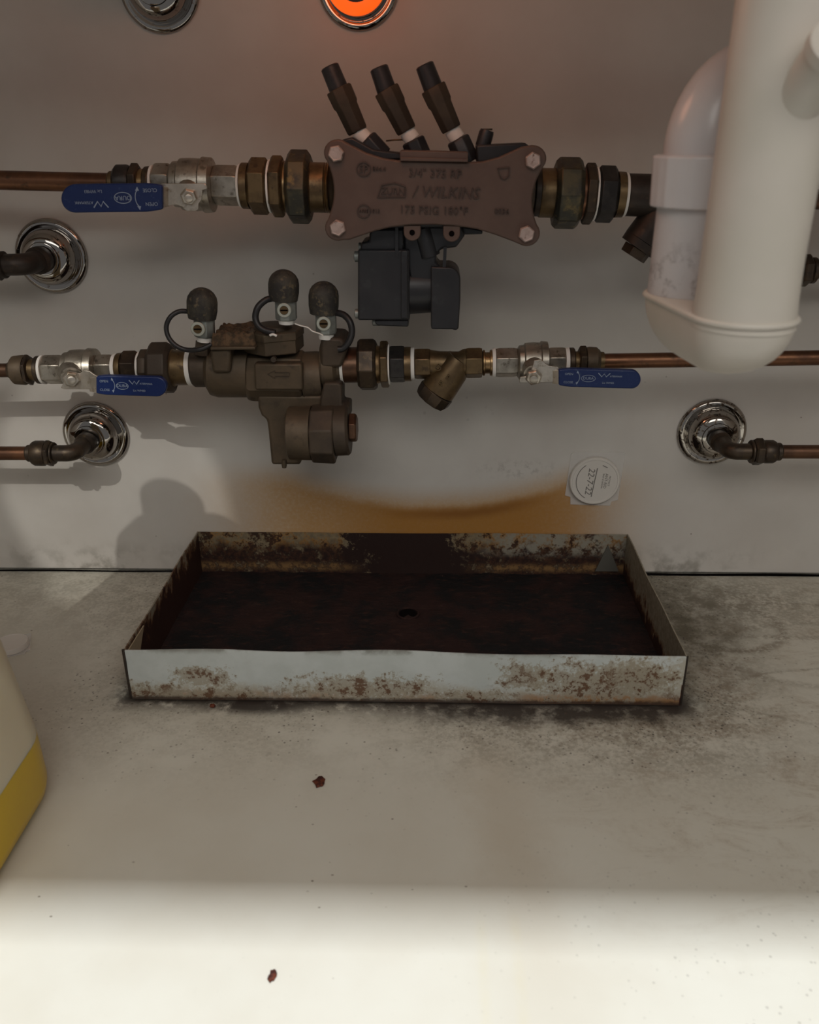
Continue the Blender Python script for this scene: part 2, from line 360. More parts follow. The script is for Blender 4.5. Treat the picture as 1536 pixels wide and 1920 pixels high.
def sweep(pts, radii, n=16, bm=None, cap=True):
    bm = bm or bmesh.new(); rings = []; ref = None
    for i, p in enumerate(pts):
        d = (pts[min(i+1, len(pts)-1)] - pts[max(i-1, 0)]).normalized()
        if ref is None:
            ref = Vector((0,0,1)) if abs(d.z) < .9 else Vector((0,-1,0))
        ref = (ref - d*ref.dot(d)).normalized(); s = d.cross(ref)
        r = radii[i] if isinstance(radii, (list, tuple)) else radii
        rings.append([p + (ref*math.cos(2*math.pi*k/n) + s*math.sin(2*math.pi*k/n))*r for k in range(n)])
    return skin(bm, rings, cap)
def smooth(pts, sub=8):
    out = []
    P = [pts[0]] + list(pts) + [pts[-1]]
    for i in range(1, len(P)-2):
        for k in range(sub):
            t = k/sub; a, b, c, d = P[i-1], P[i], P[i+1], P[i+2]
            out.append(.5*((2*b) + (c-a)*t + (2*a-5*b+4*c-d)*t*t + (3*b-a-3*c+d)*t**3))
    out.append(P[-2]); return out
def box(c, s, bm=None, R=None):
    bm = bm or bmesh.new(); vs = []
    for x in (-1,1):
        for y in (-1,1):
            for z in (-1,1):
                v = Vector((x*s[0]/2, y*s[1]/2, z*s[2]/2)); vs.append(bm.verts.new(Vector(c) + (R @ v if R else v)))
    for f in ((0,1,3,2),(4,6,7,5),(0,4,5,1),(2,3,7,6),(0,2,6,4),(1,5,7,3)): bm.faces.new([vs[i] for i in f])
    return bm
def slab(poly, Y, thick, bm=None, holes=()):
    """pixel outline on plane Y, extruded away from the camera by thick"""
    bm = bm or bmesh.new()
    f = [at(x, y, Y) for x, y in poly]; dv = Vector((0, thick, 0))
    a = [bm.verts.new(p) for p in f]; b = [bm.verts.new(p+dv) for p in f]; n = len(a)
    bm.faces.new(a); bm.faces.new(b[::-1])
    for i in range(n): bm.faces.new((a[i], b[i], b[(i+1)%n], a[(i+1)%n]))
    return bm
def arc(cx, cy, r, a0, a1, n=8, ry=None):
    ry = ry or r
    return [(cx + r*math.cos(rad(a0+(a1-a0)*k/n)), cy + ry*math.sin(rad(a0+(a1-a0)*k/n))) for k in range(n+1)]
def rrect(x0, y0, x1, y1, r, n=5):
    return arc(x0+r,y0+r,r,180,270,n)+arc(x1-r,y0+r,r,270,360,n)+arc(x1-r,y1-r,r,0,90,n)+arc(x0+r,y1-r,r,90,180,n)
def text_mesh(s, size, origin, ex, ey, depth=.0004, italic=0.0, align='CENTER'):
    """lettering as mesh: ex, ey = world directions of text right / up"""
    cu = bpy.data.curves.new('lettering', 'FONT'); cu.body = s; cu.size = size; cu.extrude = depth; cu.align_x = align; cu.align_y = 'CENTER'; cu.shear = italic
    cu.resolution_u = 3
    o = bpy.data.objects.new('lettering', cu); COL.objects.link(o)
    me = bpy.data.meshes.new_from_object(o.evaluated_get(bpy.context.evaluated_depsgraph_get()))
    bpy.data.objects.remove(o); bpy.data.curves.remove(cu)
    bm = bmesh.new(); bm.from_mesh(me); bpy.data.meshes.remove(me)
    ez = ex.cross(ey)
    for v in bm.verts: v.co = origin + ex*v.co.x + ey*v.co.y + ez*v.co.z
    return bm
def join(a, b):
    me = bpy.data.meshes.new('tmp'); b.to_mesh(me); b.free(); a.from_mesh(me); bpy.data.meshes.remove(me); return a
def strip(pts, wd, nrm, h=.0004, bm=None):
    """thin raised line along world points"""
    bm = bm or bmesh.new(); rings = []
    for i, p in enumerate(pts):
        d = (pts[min(i+1,len(pts)-1)]-pts[max(i-1,0)]).normalized(); s = d.cross(nrm).normalized()*wd/2
        rings.append([p-s, p+s, p+s+nrm*h, p-s+nrm*h])
    return skin(bm, rings)
def grid_panel(o, u, v, nu, nv, thick, nrm, wob=0.0, rim=0.0, bm=None, seed=0):
    """sheet metal panel, slightly dented"""
    bm = bm or bmesh.new(); L = []
    for s in (0, 1):
        g = []
        for j in range(nv+1):
            row = []
            for i in range(nu+1):
                a, b = i/nu, j/nv
                p = o + u*a + v*b
                p = p + nrm*(noise.noise(Vector((a*4+seed, b*2, 1.3)))*wob) + Vector((0,0,1))*rim*b*noise.noise(Vector((a*5+seed, 7.7, 0)))
                row.append(bm.verts.new(p + nrm*thick*s))
            g.append(row)
        L.append(g)
    for g in L:
        for j in range(nv):
            for i in range(nu): bm.faces.new((g[j][i], g[j][i+1], g[j+1][i+1], g[j+1][i]))
    a, b = L
    for i in range(nu):
        bm.faces.new((a[0][i], a[0][i+1], b[0][i+1], b[0][i])); bm.faces.new((a[nv][i], a[nv][i+1], b[nv][i+1], b[nv][i]))
    for j in range(nv):
        bm.faces.new((a[j][0], a[j+1][0], b[j+1][0], b[j][0])); bm.faces.new((a[j][nu], a[j+1][nu], b[j+1][nu], b[j][nu]))
    return bm
EX, EZ, NY = Vector((1,0,0)), Vector((0,0,1)), Vector((0,-1,0))
# ------------------------------------------------------------------ cabinet shell
CX0, CX1, CF, CT = -.86, .60, -.62, .74
struct('wall_back', box(((CX0+CX1)/2, .008, .372), (CX1-CX0, .016, .736)), 'wall')
struct('floor', box(((CX0+CX1)/2, (CF+.016)/2, -.009), (CX1-CX0, .016-CF, .018)), 'floor')
struct('wall_left', box((CX0-.008, CF/2, CT/2), (.016, -CF, CT)), 'board')
struct('wall_right', box((CX1+.008, CF/2, CT/2), (.016, -CF, CT)), 'board')
struct('ceiling', box(((CX0+CX1)/2, CF/2, CT+.015), (CX1-CX0+.03, -CF, .03)), 'board')
pts = [Vector((x, -.0015, .0014+.0004*math.sin(x*37))) for x in [CX0+.001+(CX1-CX0-.002)*k/40 for k in range(41)]]
struct('seam_gap_back', sweep(pts, [(.0010 if p.x < 0 else .0014)+.0006*noise.noise(Vector((p.x*9,0,3))) for p in pts], 8), M['recess'])  # black strip standing in for the dark gap between wall and floor

# ------------------------------------------------------------------ rusty tray
def build_tray():
    h = .053
    bl, br = Vector((-.2815, -.003, 0)), Vector((.2135, -.0045, 0)); fl, fr = atz(248,1312,0), atz(1275,1325,0)
    t = thing('drip_tray', 'shallow rusted white metal drip tray on the cabinet floor against the wall', 'tray', ((fl.x+fr.x)/2, -.125, 0))
    up = Vector((0,0,h)); T = .0013
    def out(a, b, c): # outward horizontal normal of edge a-b away from c
        d = (b-a).normalized(); n = Vector((d.y, -d.x, 0)); return n if n.dot((a+b)/2-c) > 0 else -n
    c = (bl+br+fl+fr)/4
    lift = Vector((0,0,.0012))
    # base with rust scale
    bm = bmesh.new(); nu, nv = 90, 46; g = []
    for j in range(nv+1):
        row = []
        for i in range(nu+1):
            a, b = i/nu, j/nv; p = (fl*(1-a)+fr*a)*(1-b) + (bl*(1-a)+br*a)*b
            p = c + (p-c)*.994
            z = .003 + .0016*noise.fractal(p*60, 1.0, 2.0, 4) + .0012*noise.noise(p*160)
            dd = (p - Vector((-.0315+.0,-.147,0))).length
            if dd < .012: z -= .0022*(1-(dd/.012)**4)
            row.append(bm.verts.new((p.x, p.y, max(z, .0008))))
        g.append(row)
    for j in range(nv):
        for i in range(nu): bm.faces.new((g[j][i], g[j][i+1], g[j+1][i+1], g[j+1][i]))
    part('base', bm, 'rust_bed', t, sharp=80)
    part('front_panel', grid_panel(fl+lift, fr-fl, up, 40, 4, T, -out(fl,fr,c), .0010, .0030, seed=2), 'tray_front', t, sharp=60)
    part('back_panel', grid_panel(bl+lift, br-bl, up, 40, 4, T, -out(bl,br,c), .0004, .0010, seed=5), 'tray_back', t, sharp=60)
    part('side_panel', grid_panel(fl+lift, bl-fl, up, 24, 4, T, -out(fl,bl,c), .0010, .0012, seed=8), 'tray_side', t, sharp=60)
    part('side_panel', grid_panel(fr+lift, br-fr, up, 24, 4, T, -out(fr,br,c), .0010, .0012, seed=11), 'tray_side', t, sharp=60)
    # folded corner gussets lying on the inside faces
    def gusset(p0, d, n, w_, hh, mat):
        bm = bmesh.new(); q = [p0, p0+d*w_, p0+d*w_*.45+Vector((0,0,hh))]
        a = [bm.verts.new(x+n*.0016) for x in q]; b = [bm.verts.new(x+n*.0026) for x in q]
        bm.faces.new(a); bm.faces.new(b)
        for i in range(3): bm.faces.new((a[i],a[(i+1)%3],b[(i+1)%3],b[i]))
        part('corner_fold', bm, mat, t)
    M['fold_grey'] = newmat('dirty_grey_fold', (.095,.09,.075), .6)[0]
    gusset(br+Vector((-.034,-.0006,.008)), Vector((1,0,0)), Vector((0,-1,0)), .027, .034, 'fold_grey')
    bm = bmesh.new(); d = (bl-fl).normalized(); n = -out(fl,bl,c)
    q = [fl+d*.002+Vector((0,0,h-.001)), fl+d*.046+Vector((0,0,h-.0015)), fl+d*.004+Vector((0,0,.012))]
    a = [bm.verts.new(x+n*.0022) for x in q]; b = [bm.verts.new(x+n*.0032) for x in q]
    bm.faces.new(a); bm.faces.new(b)
    for i in range(3): bm.faces.new((a[i],a[(i+1)%3],b[(i+1)%3],b[i]))
    mm, nt, bb = newmat('bare_tan_fold', (.33,.26,.17), .6); part('corner_fold', bm, mm, t)
    # rolled front corners
    part('corner_seam', lathe([(fl+Vector((-.0006,0,.002)), .0014), (fl+Vector((-.0006,0,h+.0012)), .0014)], 8), 'iron', t)
    part('corner_seam', lathe([(fr+Vector((.0006,0,.002)), .0010), (fr+Vector((.0006,0,h+.0005)), .0010)], 8), 'iron', t)
    # raised drain ring in the bed
    cpt = atz(765, 1150, .004)
    pts = [cpt + Vector((math.cos(a)*.0115, math.sin(a)*.0115, 0)) for a in [2*math.pi*k/28 for k in range(29)]]
    part('drain_ring', sweep(pts, .0013, 8), 'rust_bed', t)
    part('drain_hole', lathe([(cpt+Vector((0,0,-.0015)), .0095), (cpt+Vector((0,0,-.0005)), .0095)], 24), 'recess', t)
build_tray()

# ------------------------------------------------------------------ chrome wall flanges
def escutcheon(px, py, label, mat, first=None):
    c = at(px, py, 0)
    if first is None:
        t = thing('wall_flange', label, 'pipe flange', c, 'chrome wall flanges')
        prof = [(.0004,.0365),(.0020,.0369),(.0040,.0362),(.0056,.0342),(.0060,.0320),(.0053,.0300),(.0052,.0287),(.0075,.0282),(.0120,.0274),(.0165,.0258),(.0200,.0232),(.0222,.0200),(.0230,.0165)]
        bm = lathe([(c+NY*a, r) for a, r in prof], 64, cap=False)
        part('dish', bm, mat, t, sharp=70)
        part('collar', lathe([(c+NY*.0229, .0164), (c+NY*.0242, .0160), (c+NY*.0246, .0150), (c+NY*.0246, .0110)], 48, cap=False), mat, t, sharp=40)
        return t
    r = first.copy(); COL.objects.link(r); r.location = c; r['label'] = label
    for ch in first.children:
        d = ch.copy(); d.data = ch.data.copy() if M[mat] != ch.data.materials[0] else ch.data; COL.objects.link(d); d.parent = r
        d.data.materials[0] = M[mat]
    return r
e0 = escutcheon(98, 480, 'large mirror-bright chrome wall flange round the thick dark iron pipe at the left edge', 'chrome')
escutcheon(181, 813, 'chrome wall flange with yellow reflection behind the lower left copper elbow', 'chrome', e0)
escutcheon(1334, 809, 'pitted and spotted chrome wall flange behind the lower right elbow', 'chrome_pitted', e0)
escutcheon(300, -22, 'dark-looking chrome wall flange cut off at the top left of the frame', 'chrome', e0)
E_OR = escutcheon(672, -28, 'chrome wall flange with its orange reflection made to glow at the top of the frame', 'chrome', e0)
escutcheon(1424, 490, 'chrome wall flange hidden behind the white sink trap', 'chrome', e0)

# stub pipes + elbows out of the wall
def elbow_set(px, py, stand, r, sgn, x_nut0, x_nut1, nut_r, x_end, py_end, mats, pipe_r, labels, dz=0.0):
    """stub comes straight out of the wall, turns to the side at distance stand"""
    c = at(px, py, 0); k = c + NY*stand + Vector((0,0,dz))
    rr = r*1.5
    t = thing('pipe_elbow', labels[0], 'pipe elbow', k)
    arcp = [k + Vector((sgn*rr*(1-math.cos(a)), rr*(1-math.sin(a)) , 0)) for a in [rad(90*q/10) for q in range(11)]]
    # arc from the stub direction (wall side) into the sideways direction
    seg = [k+Vector((0,rr,0))]
    for q in range(11):
        a = rad(90*q/10); seg.append(k + Vector((sgn*rr*(1-math.cos(a)), rr*(1-math.sin(a)), 0)))
    pN0 = at(x_nut0, py_end, -stand); pN0 = Vector((pN0.x, -stand, k.z))
    seg.append(pN0)
    st = [c+NY*.0255, k+Vector((0,rr+.002,0))]
    part('body', sweep([st[1]]+seg[1:], [r]*len([st[1]]+seg[1:]), 24), mats[0], t, sharp=50)
    part('socket', lathe([(c+NY*.0255, r*.95), (c+NY*.030, r*1.22), (k+Vector((0,rr+.001,0)), r*1.22), (k+Vector((0,rr-.002,0)), r*1.05)], 24), mats[0], t)
    return t, k, pN0
def nutted(t, k, xs, Y, py, mat, pr=()):
    for x0, x1, r, n in xs:
        s = [(x0, r*.86), (x0+(x1-x0)*.2, r), (x1-(x1-x0)*.2, r), (x1, r*.86)]
        part('nut' if n == 6 else 'collar', rod([(x, py, q) for x, q in s], Y, n), mat, t)
# lower left elbow (67 mm stand off)
def side_elbow(px, py, stand, r_px, corner_py, sgn, nuts, pipe, mat, lab_e, lab_p, pipemat):
    c = at(px, py, 0); k = Vector((c.x, -stand, c.z)); r = r_px*mpp(k); rr = r*1.15
    t = thing('pipe_elbow', lab_e, 'pipe elbow', k)
    kpx = proj(k)
    end = at(nuts[0][0], kpx[1], -stand)
    seg = [k + Vector((sgn*rr*(1-math.cos(rad(9*q))), rr*(1-math.sin(rad(9*q))), 0)) for q in range(11)]
    part('body', sweep([c+NY*.034] + seg + [Vector((end.x, -stand, k.z))], r, 24), mat, t, sharp=50)
    part('socket', lathe([(c+NY*.0250, r*1.12), (c+NY*.028, r*1.30), (c+NY*.036, r*1.30), (c+NY*.039, r*1.05)], 24), mat, t)
    bead = Vector((end.x, -stand, k.z)) - EX*sgn*.002
    for x0, x1, rp, n in nuts:
        a, b = (x0, x1)
        P = [Vector((at(x, kpx[1], -stand).x, -stand, k.z)) for x in (a, a+(b-a)*.2, b-(b-a)*.2, b)]
        q = rp*mpp(P[0]); part('nut' if n == 6 else 'collar', lathe(list(zip(P, (q*.88, q, q, q*.88))), n), mat, t, bevel=.0004)
    x0, x1, rp = pipe
    A = Vector((at(x0, kpx[1], -stand).x, -stand, k.z)); B = Vector((CX0+.0005 if sgn < 0 else CX1-.0005, -stand, k.z))
    solo('copper_pipe', lathe([(A, rp*mpp(A)), (B, rp*mpp(A))], 24), pipemat, lab_p, 'pipe')
def proj(p):
    d = p-CAM; z = d.dot(_fw); return (768+F*d.dot(_rt)/z, 960-F*d.dot(_up)/z)
side_elbow(181, 813, .064, 15.5, 850, -1, [(103,98,21,24),(98,88,26,6),(88,62,24,24),(62,51,16,24)], (51,0,13.0), 'brass_dark',
           'tarnished brass elbow with compression nut on the lower left wall flange', 'thin reddish copper pipe at the lower left edge', 'copper')
side_elbow(1334, 809, .064, 15.5, 840, 1, [(1406,1412,22,24),(1412,1430,27,6),(1430,1454,22,24),(1454,1465,17,24)], (1465,1536,13.0), 'brass_dark',
           'tarnished brass elbow with compression nut on the lower right pitted flange', 'copper pipe leaving the right elbow toward the right edge', 'copper_dull')
side_elbow(98, 480, .062, 20, 495, -1, [(11,3,25,24),(3,-20,29,6)], (-20,-90,17), 'iron',
           'thick dark iron elbow out of the large chrome flange at the left', 'dark pipe beyond the iron elbow at the left edge', 'iron')
side_elbow(1424, 490, .062, 18, 505, 1, [(1492,1500,26,24),(1500,1519,30,6),(1519,1530,24,24)], (1530,1536,15), 'brass_dark',
           'dark brass elbow whose nut shows right of the white sink trap', 'copper pipe beyond the nut right of the white sink trap', 'copper_dull')
for px, py, lab in ((300,-22,'dark pipe out of the top left chrome flange'), (672,-28,'dark pipe out of the orange-lit chrome flange')):
    c = at(px, py, 0)
    P = [c+NY*.025, c+NY*.062, c+NY*.075+Vector((0,0,.006)), c+NY*.080+Vector((0,0,.02)), Vector((c.x, -.08, CT-.001))]
    solo('riser_pipe', sweep(smooth(P,5), .0115, 20), 'iron', lab, 'pipe')
# the top middle flange gets an added emissive ring standing in for its orange reflection
c = E_OR.location.copy(); ORG[E_OR.name] = c
part('reflection_glow_ring', lathe([(c+NY*.0236, .0270), (c+NY*.0262, .0262), (c+NY*.0285, .0225), (c+NY*.0292, .0160), (c+NY*.0290, .0122)], 48), 'lens', E_OR, label='emissive ring in place of the orange reflection')
part('ring_bore', lathe([(c+NY*.0280, .0168), (c+NY*.0296, .0168), (c+NY*.0296, .0120)], 40), 'black_plastic', E_OR, label='dark centre of the orange ring')
l = bpy.data.lights.new('orange_glow_fill', 'POINT'); l.energy = 0.34; l.color = (1, 0.40, 0.22); l.shadow_soft_size = 0.05  # unseen point light added to redden the wall
o = bpy.data.objects.new('orange_glow_fill', l); COL.objects.link(o); o.location = c + Vector((0, -.26, .02))
# ------------------------------------------------------------------ ball valves
def ball_valve(run, xs, rs, stem, handle, bracket, label, flip, Yst, Ygr, tilt=0.0, lay=None, grip_label='dark blue vinyl grip'):
    """xs: x of left hex start, hex end, bulge end, right hex end"""
    x0, x1, x2, x3 = xs; rh, rb = rs
    t = thing('ball_valve', label, 'valve', run.pt((x0+x3)/2))
    part('valve_end', run.hexn(x0, x1, rh, ch=.95), 'nickel', t, bevel=.0005)
    part('valve_end', run.hexn(x2, x3, rh*.98, ch=.95), 'nickel', t, bevel=.0005)
    L = x2-x1
    prof = [(x1, rh*.93), (x1+L*.06, rb*.88), (x1+L*.20, rb*.90), (x1+L*.24, rb), (x1+L*.5, rb*1.02), (x1+L*.72, rb), (x1+L*.76, rb*1.08), (x1+L*.96, rb*1.05), (x2, rh*.95)]
    if lay == 'mirror': prof = [(x1+x2-x, r) for x, r in prof][::-1]
    part('valve_body', run.rod(prof, 28), 'nickel', t, sharp=40)
    # stem boss
    sx, sy = stem; A = run.pt(sx); B = at(sx, sy, Yst)
    d = (B-A).normalized(); k = mpp(B)
    part('stem_boss', lathe([(A+d*.012, 24*k), ((B-A)*.72+A, 21*k), (B-d*.0028, 19*k)], 20), 'nickel', t)
    part('stem_nut', lathe([(B-d*.0005, 15*k), (B+d*.0015, 16*k), (B+d*.004, 16*k), (B+d*.0055, 13*k)], 6, phase=75), 'steel', t, bevel=.0003)
    part('stem', lathe([(B+d*.004, 8*k), (B+d*.009, 8*k), (B+d*.0095, 6*k)], 16), 'steel', t)
    part('lever_plate', slab(bracket, Yst-.0002, .0022), 'steel', t, bevel=.0004)
    hx0, hy0, hx1, hy1 = handle                # grip centre line from neck to tip, half width
    gl, hw = handle_geo = None, None
    return t
def handle(t, neck, tip, hw, Yp, Yg, mat='blue', lines=(), flip=False, neckw=.8, seedtxt=None):
    """grip: rounded paddle from neck (px) to tip (px), half width hw px"""
    nx, ny = neck; tx, ty = tip; s = 1 if tx > nx else -1
    L = abs(tx-nx); k = (ty-ny)/(tx-nx)
    up_, lo = [], []
    def cy(x): return ny + (x-nx)*k
    top, bot = [], []
    for q in range(13):
        u = q/12; x = nx + s*L*.16*u; wdt = hw*(neckw + (1-neckw)*min(1, u*1.0)**.5 ) ; top.append((x, cy(x)-wdt)); bot.append((x, cy(x)+wdt))
    R = hw*1.0; xc = tx - s*R
    top.append((xc, cy(xc)-hw)); bot.append((xc, cy(xc)+hw))
    cap = [(xc + s*R*math.cos(rad(a)), cy(xc)+hw*math.sin(rad(a))) for a in range(-80, 81, 10)]
    poly = top + cap + bot[::-1]
    o = part('grip', slab(poly, Yg, .0062), mat, t, bevel=.0022, label='dark blue vinyl grip with pale print')
    # bent neck strip from plate plane to grip plane
    bm = bmesh.new()
    a = [at(nx - s*12, cy(nx)-hw*neckw*.86, Yp), at(nx - s*12, cy(nx)+hw*neckw*.80, Yp), at(nx+s*4, cy(nx)+hw*neckw*.95, Yg+.001), at(nx+s*4, cy(nx)-hw*neckw*.95, Yg+.001)]
    th = Vector((0,.002,0)); v1 = [bm.verts.new(p) for p in a]; v2 = [bm.verts.new(p+th) for p in a]
    bm.faces.new(v1); bm.faces.new(v2)
    for i in range(4): bm.faces.new((v1[i], v2[i], v2[(i+1)%4], v1[(i+1)%4]))
    part('lever_neck', bm, 'steel', t)
    # print: built on the face of the grip
    fy = Yg - .0001
    c0 = at(nx, cy(nx), fy); c1 = at(tx, cy(tx), fy); ex = (c1-c0).normalized(); H = hw*mpp(c0); W = (c1-c0).length
    if flip == 'left': ex = -ex; start = c1
    else: start = c0
    ey = NY.cross(ex)*1.0
    if flip == 'turned': pass
    def P(u, v): return start + ex*(W*u) + ey*(H*v) + NY*.0002
    def put(name, s_, u, v, size, it=0.0, al='CENTER'): 
        return text_mesh(s_, size*H, P(u, v), ex, ey, .00012, it, al)
    a = lines
    bm = put('', 'OPEN', a[0], .42, .34); join(bm, put('', 'CLOSE', a[0], -.48, .34)); part('lettering', bm, 'white_print', o)
    c = a[1]
    pts = [P(c-.018+.036*math.cos(rad(q)), .05+.52*math.sin(rad(q))) for q in range(-75, 76, 15)]
    bm = strip(pts, H*.055, NY, .0002)
    for q, sg in ((pts[0], -1), (pts[-1], 1)):
        e = [q + ex*H*.14, q - ex*H*.14, q + ey*H*.28*sg - ex*H*.04]; vs = [bm.verts.new(x+NY*.0001) for x in e]; bm.faces.new(vs)
    part('print_arrow', bm, 'white_print', o)
    c = a[2]; oval = [P(c + .085*math.cos(rad(q)), .0 + .36*math.sin(rad(q))) for q in range(0, 361, 12)]
    bm = strip(oval, H*.05, NY, .0002); join(bm, put('', 'DURA', c, .0, .42)); part('logo', bm, 'white_print', o)
    c = a[3]; bm = put('', 'ATERMARK', c+.085, .28, .26, 0, 'LEFT')
    wpts = [(-.06,.62),(-.015,.22),(.012,.55),(.04,.22),(.085,.62)]
    join(bm, strip([P(c+x, y) for x, y in wpts], H*.09, NY, .0002)); join(bm, put('', 'Lic WM83', c+.07, -.45, .30)); part('lettering', bm, 'white_print', o)
    return o

UP = Run(0, 338, 1110, 364, -.085)
LO = Run(0, 694.5, 1133, 677, -.085)
YU = YL = -.085

# upper left: copper pipe, compression nut, valve
A, B = UP.pt(-90), UP.pt(207)
A.x = CX0+.0005
solo('copper_pipe', UP.rod([(-760, 17.3), (205, 17.3)], 28), 'copper', 'thick brown copper pipe entering from the upper left', 'pipe')
t = thing('compression_nut', 'dark compression nut between the upper copper pipe and the left blue-handled valve', 'pipe fitting', UP.pt(245))
part('collar', UP.rod([(205.4, 19), (208, 21), (216, 21), (217, 20)], 28), 'brass', t)
part('nut', UP.rod([(217, 27), (222, 32.5), (240, 33), (247, 30)], 28), 'black_metal', t)
part('hex_flange', UP.hexn(247, 264, 36), 'brass_dark', t, bevel=.0005)
part('neck', UP.rod([(264, 26), (273, 26)], 28), 'brass_bright', t)
part('neck_ring', UP.rod([(273, 28), (275, 30), (283, 31), (286.5, 29)], 28), 'brass_dark', t)
part('thread_tape', UP.rod([(286.5, 33), (291, 33.5)], 28), 'tape', t)
br = [(302,344),(384,344),(388,350),(388,354),(379,356),(378,374),(372,382),(372,392),(367,396),(351,396),(345,392),(343,388),(330,384),(306,388),(300,366)]
t = ball_valve(UP, (291.3, 323, 402, 449.5), (37, 46), (354, 367), (0,0,0,0), br, 'nickel ball valve with blue lever pointing left on the upper pipe', None, YU-.032, YU-.040)
handle(t, (304, 370), (114, 372.5), 27, YU-.032, YU-.041, lines=(.11,.245,.385,.60), flip='right')

# union between valve and upper backflow preventer
t = thing('pipe_union', 'greenish brass union on the left side of the wide brown backflow preventer', 'pipe fitting', UP.pt(520))
part('thread_tape', UP.rod([(449.7, 38), (454, 40)], 32), 'tape', t)
part('collar', UP.rod([(454, 39), (455.5, 41), (468, 41)], 32), 'brass', t)
part('hex_nut', UP.hexn(468, 506, 51, ch=.84), 'brass', t, bevel=.0005)
part('thread_tape', UP.rod([(506, 47), (509.5, 47)], 32), 'tape', t)
part('hex_flange', UP.hexn(509.5, 533, 55, ch=.92), 'brass', t, bevel=.0005)
part('neck', UP.rod([(533, 47), (536, 44), (541, 44)], 32), 'brass_bright', t)
part('union_nut', UP.hexn(541, 584, 66, n=8, ch=.86, phase=90), 'brass_green', t, bevel=.0008)
part('sleeve', UP.rod([(584, 46), (586, 44.5), (610, 44.5), (612, 43)], 36), 'brass', t)
part('thread_ring', UP.rod([(612, 44), (613.5, 45), (615, 43.5), (617, 45), (619, 44)], 36), 'brass_bright', t)

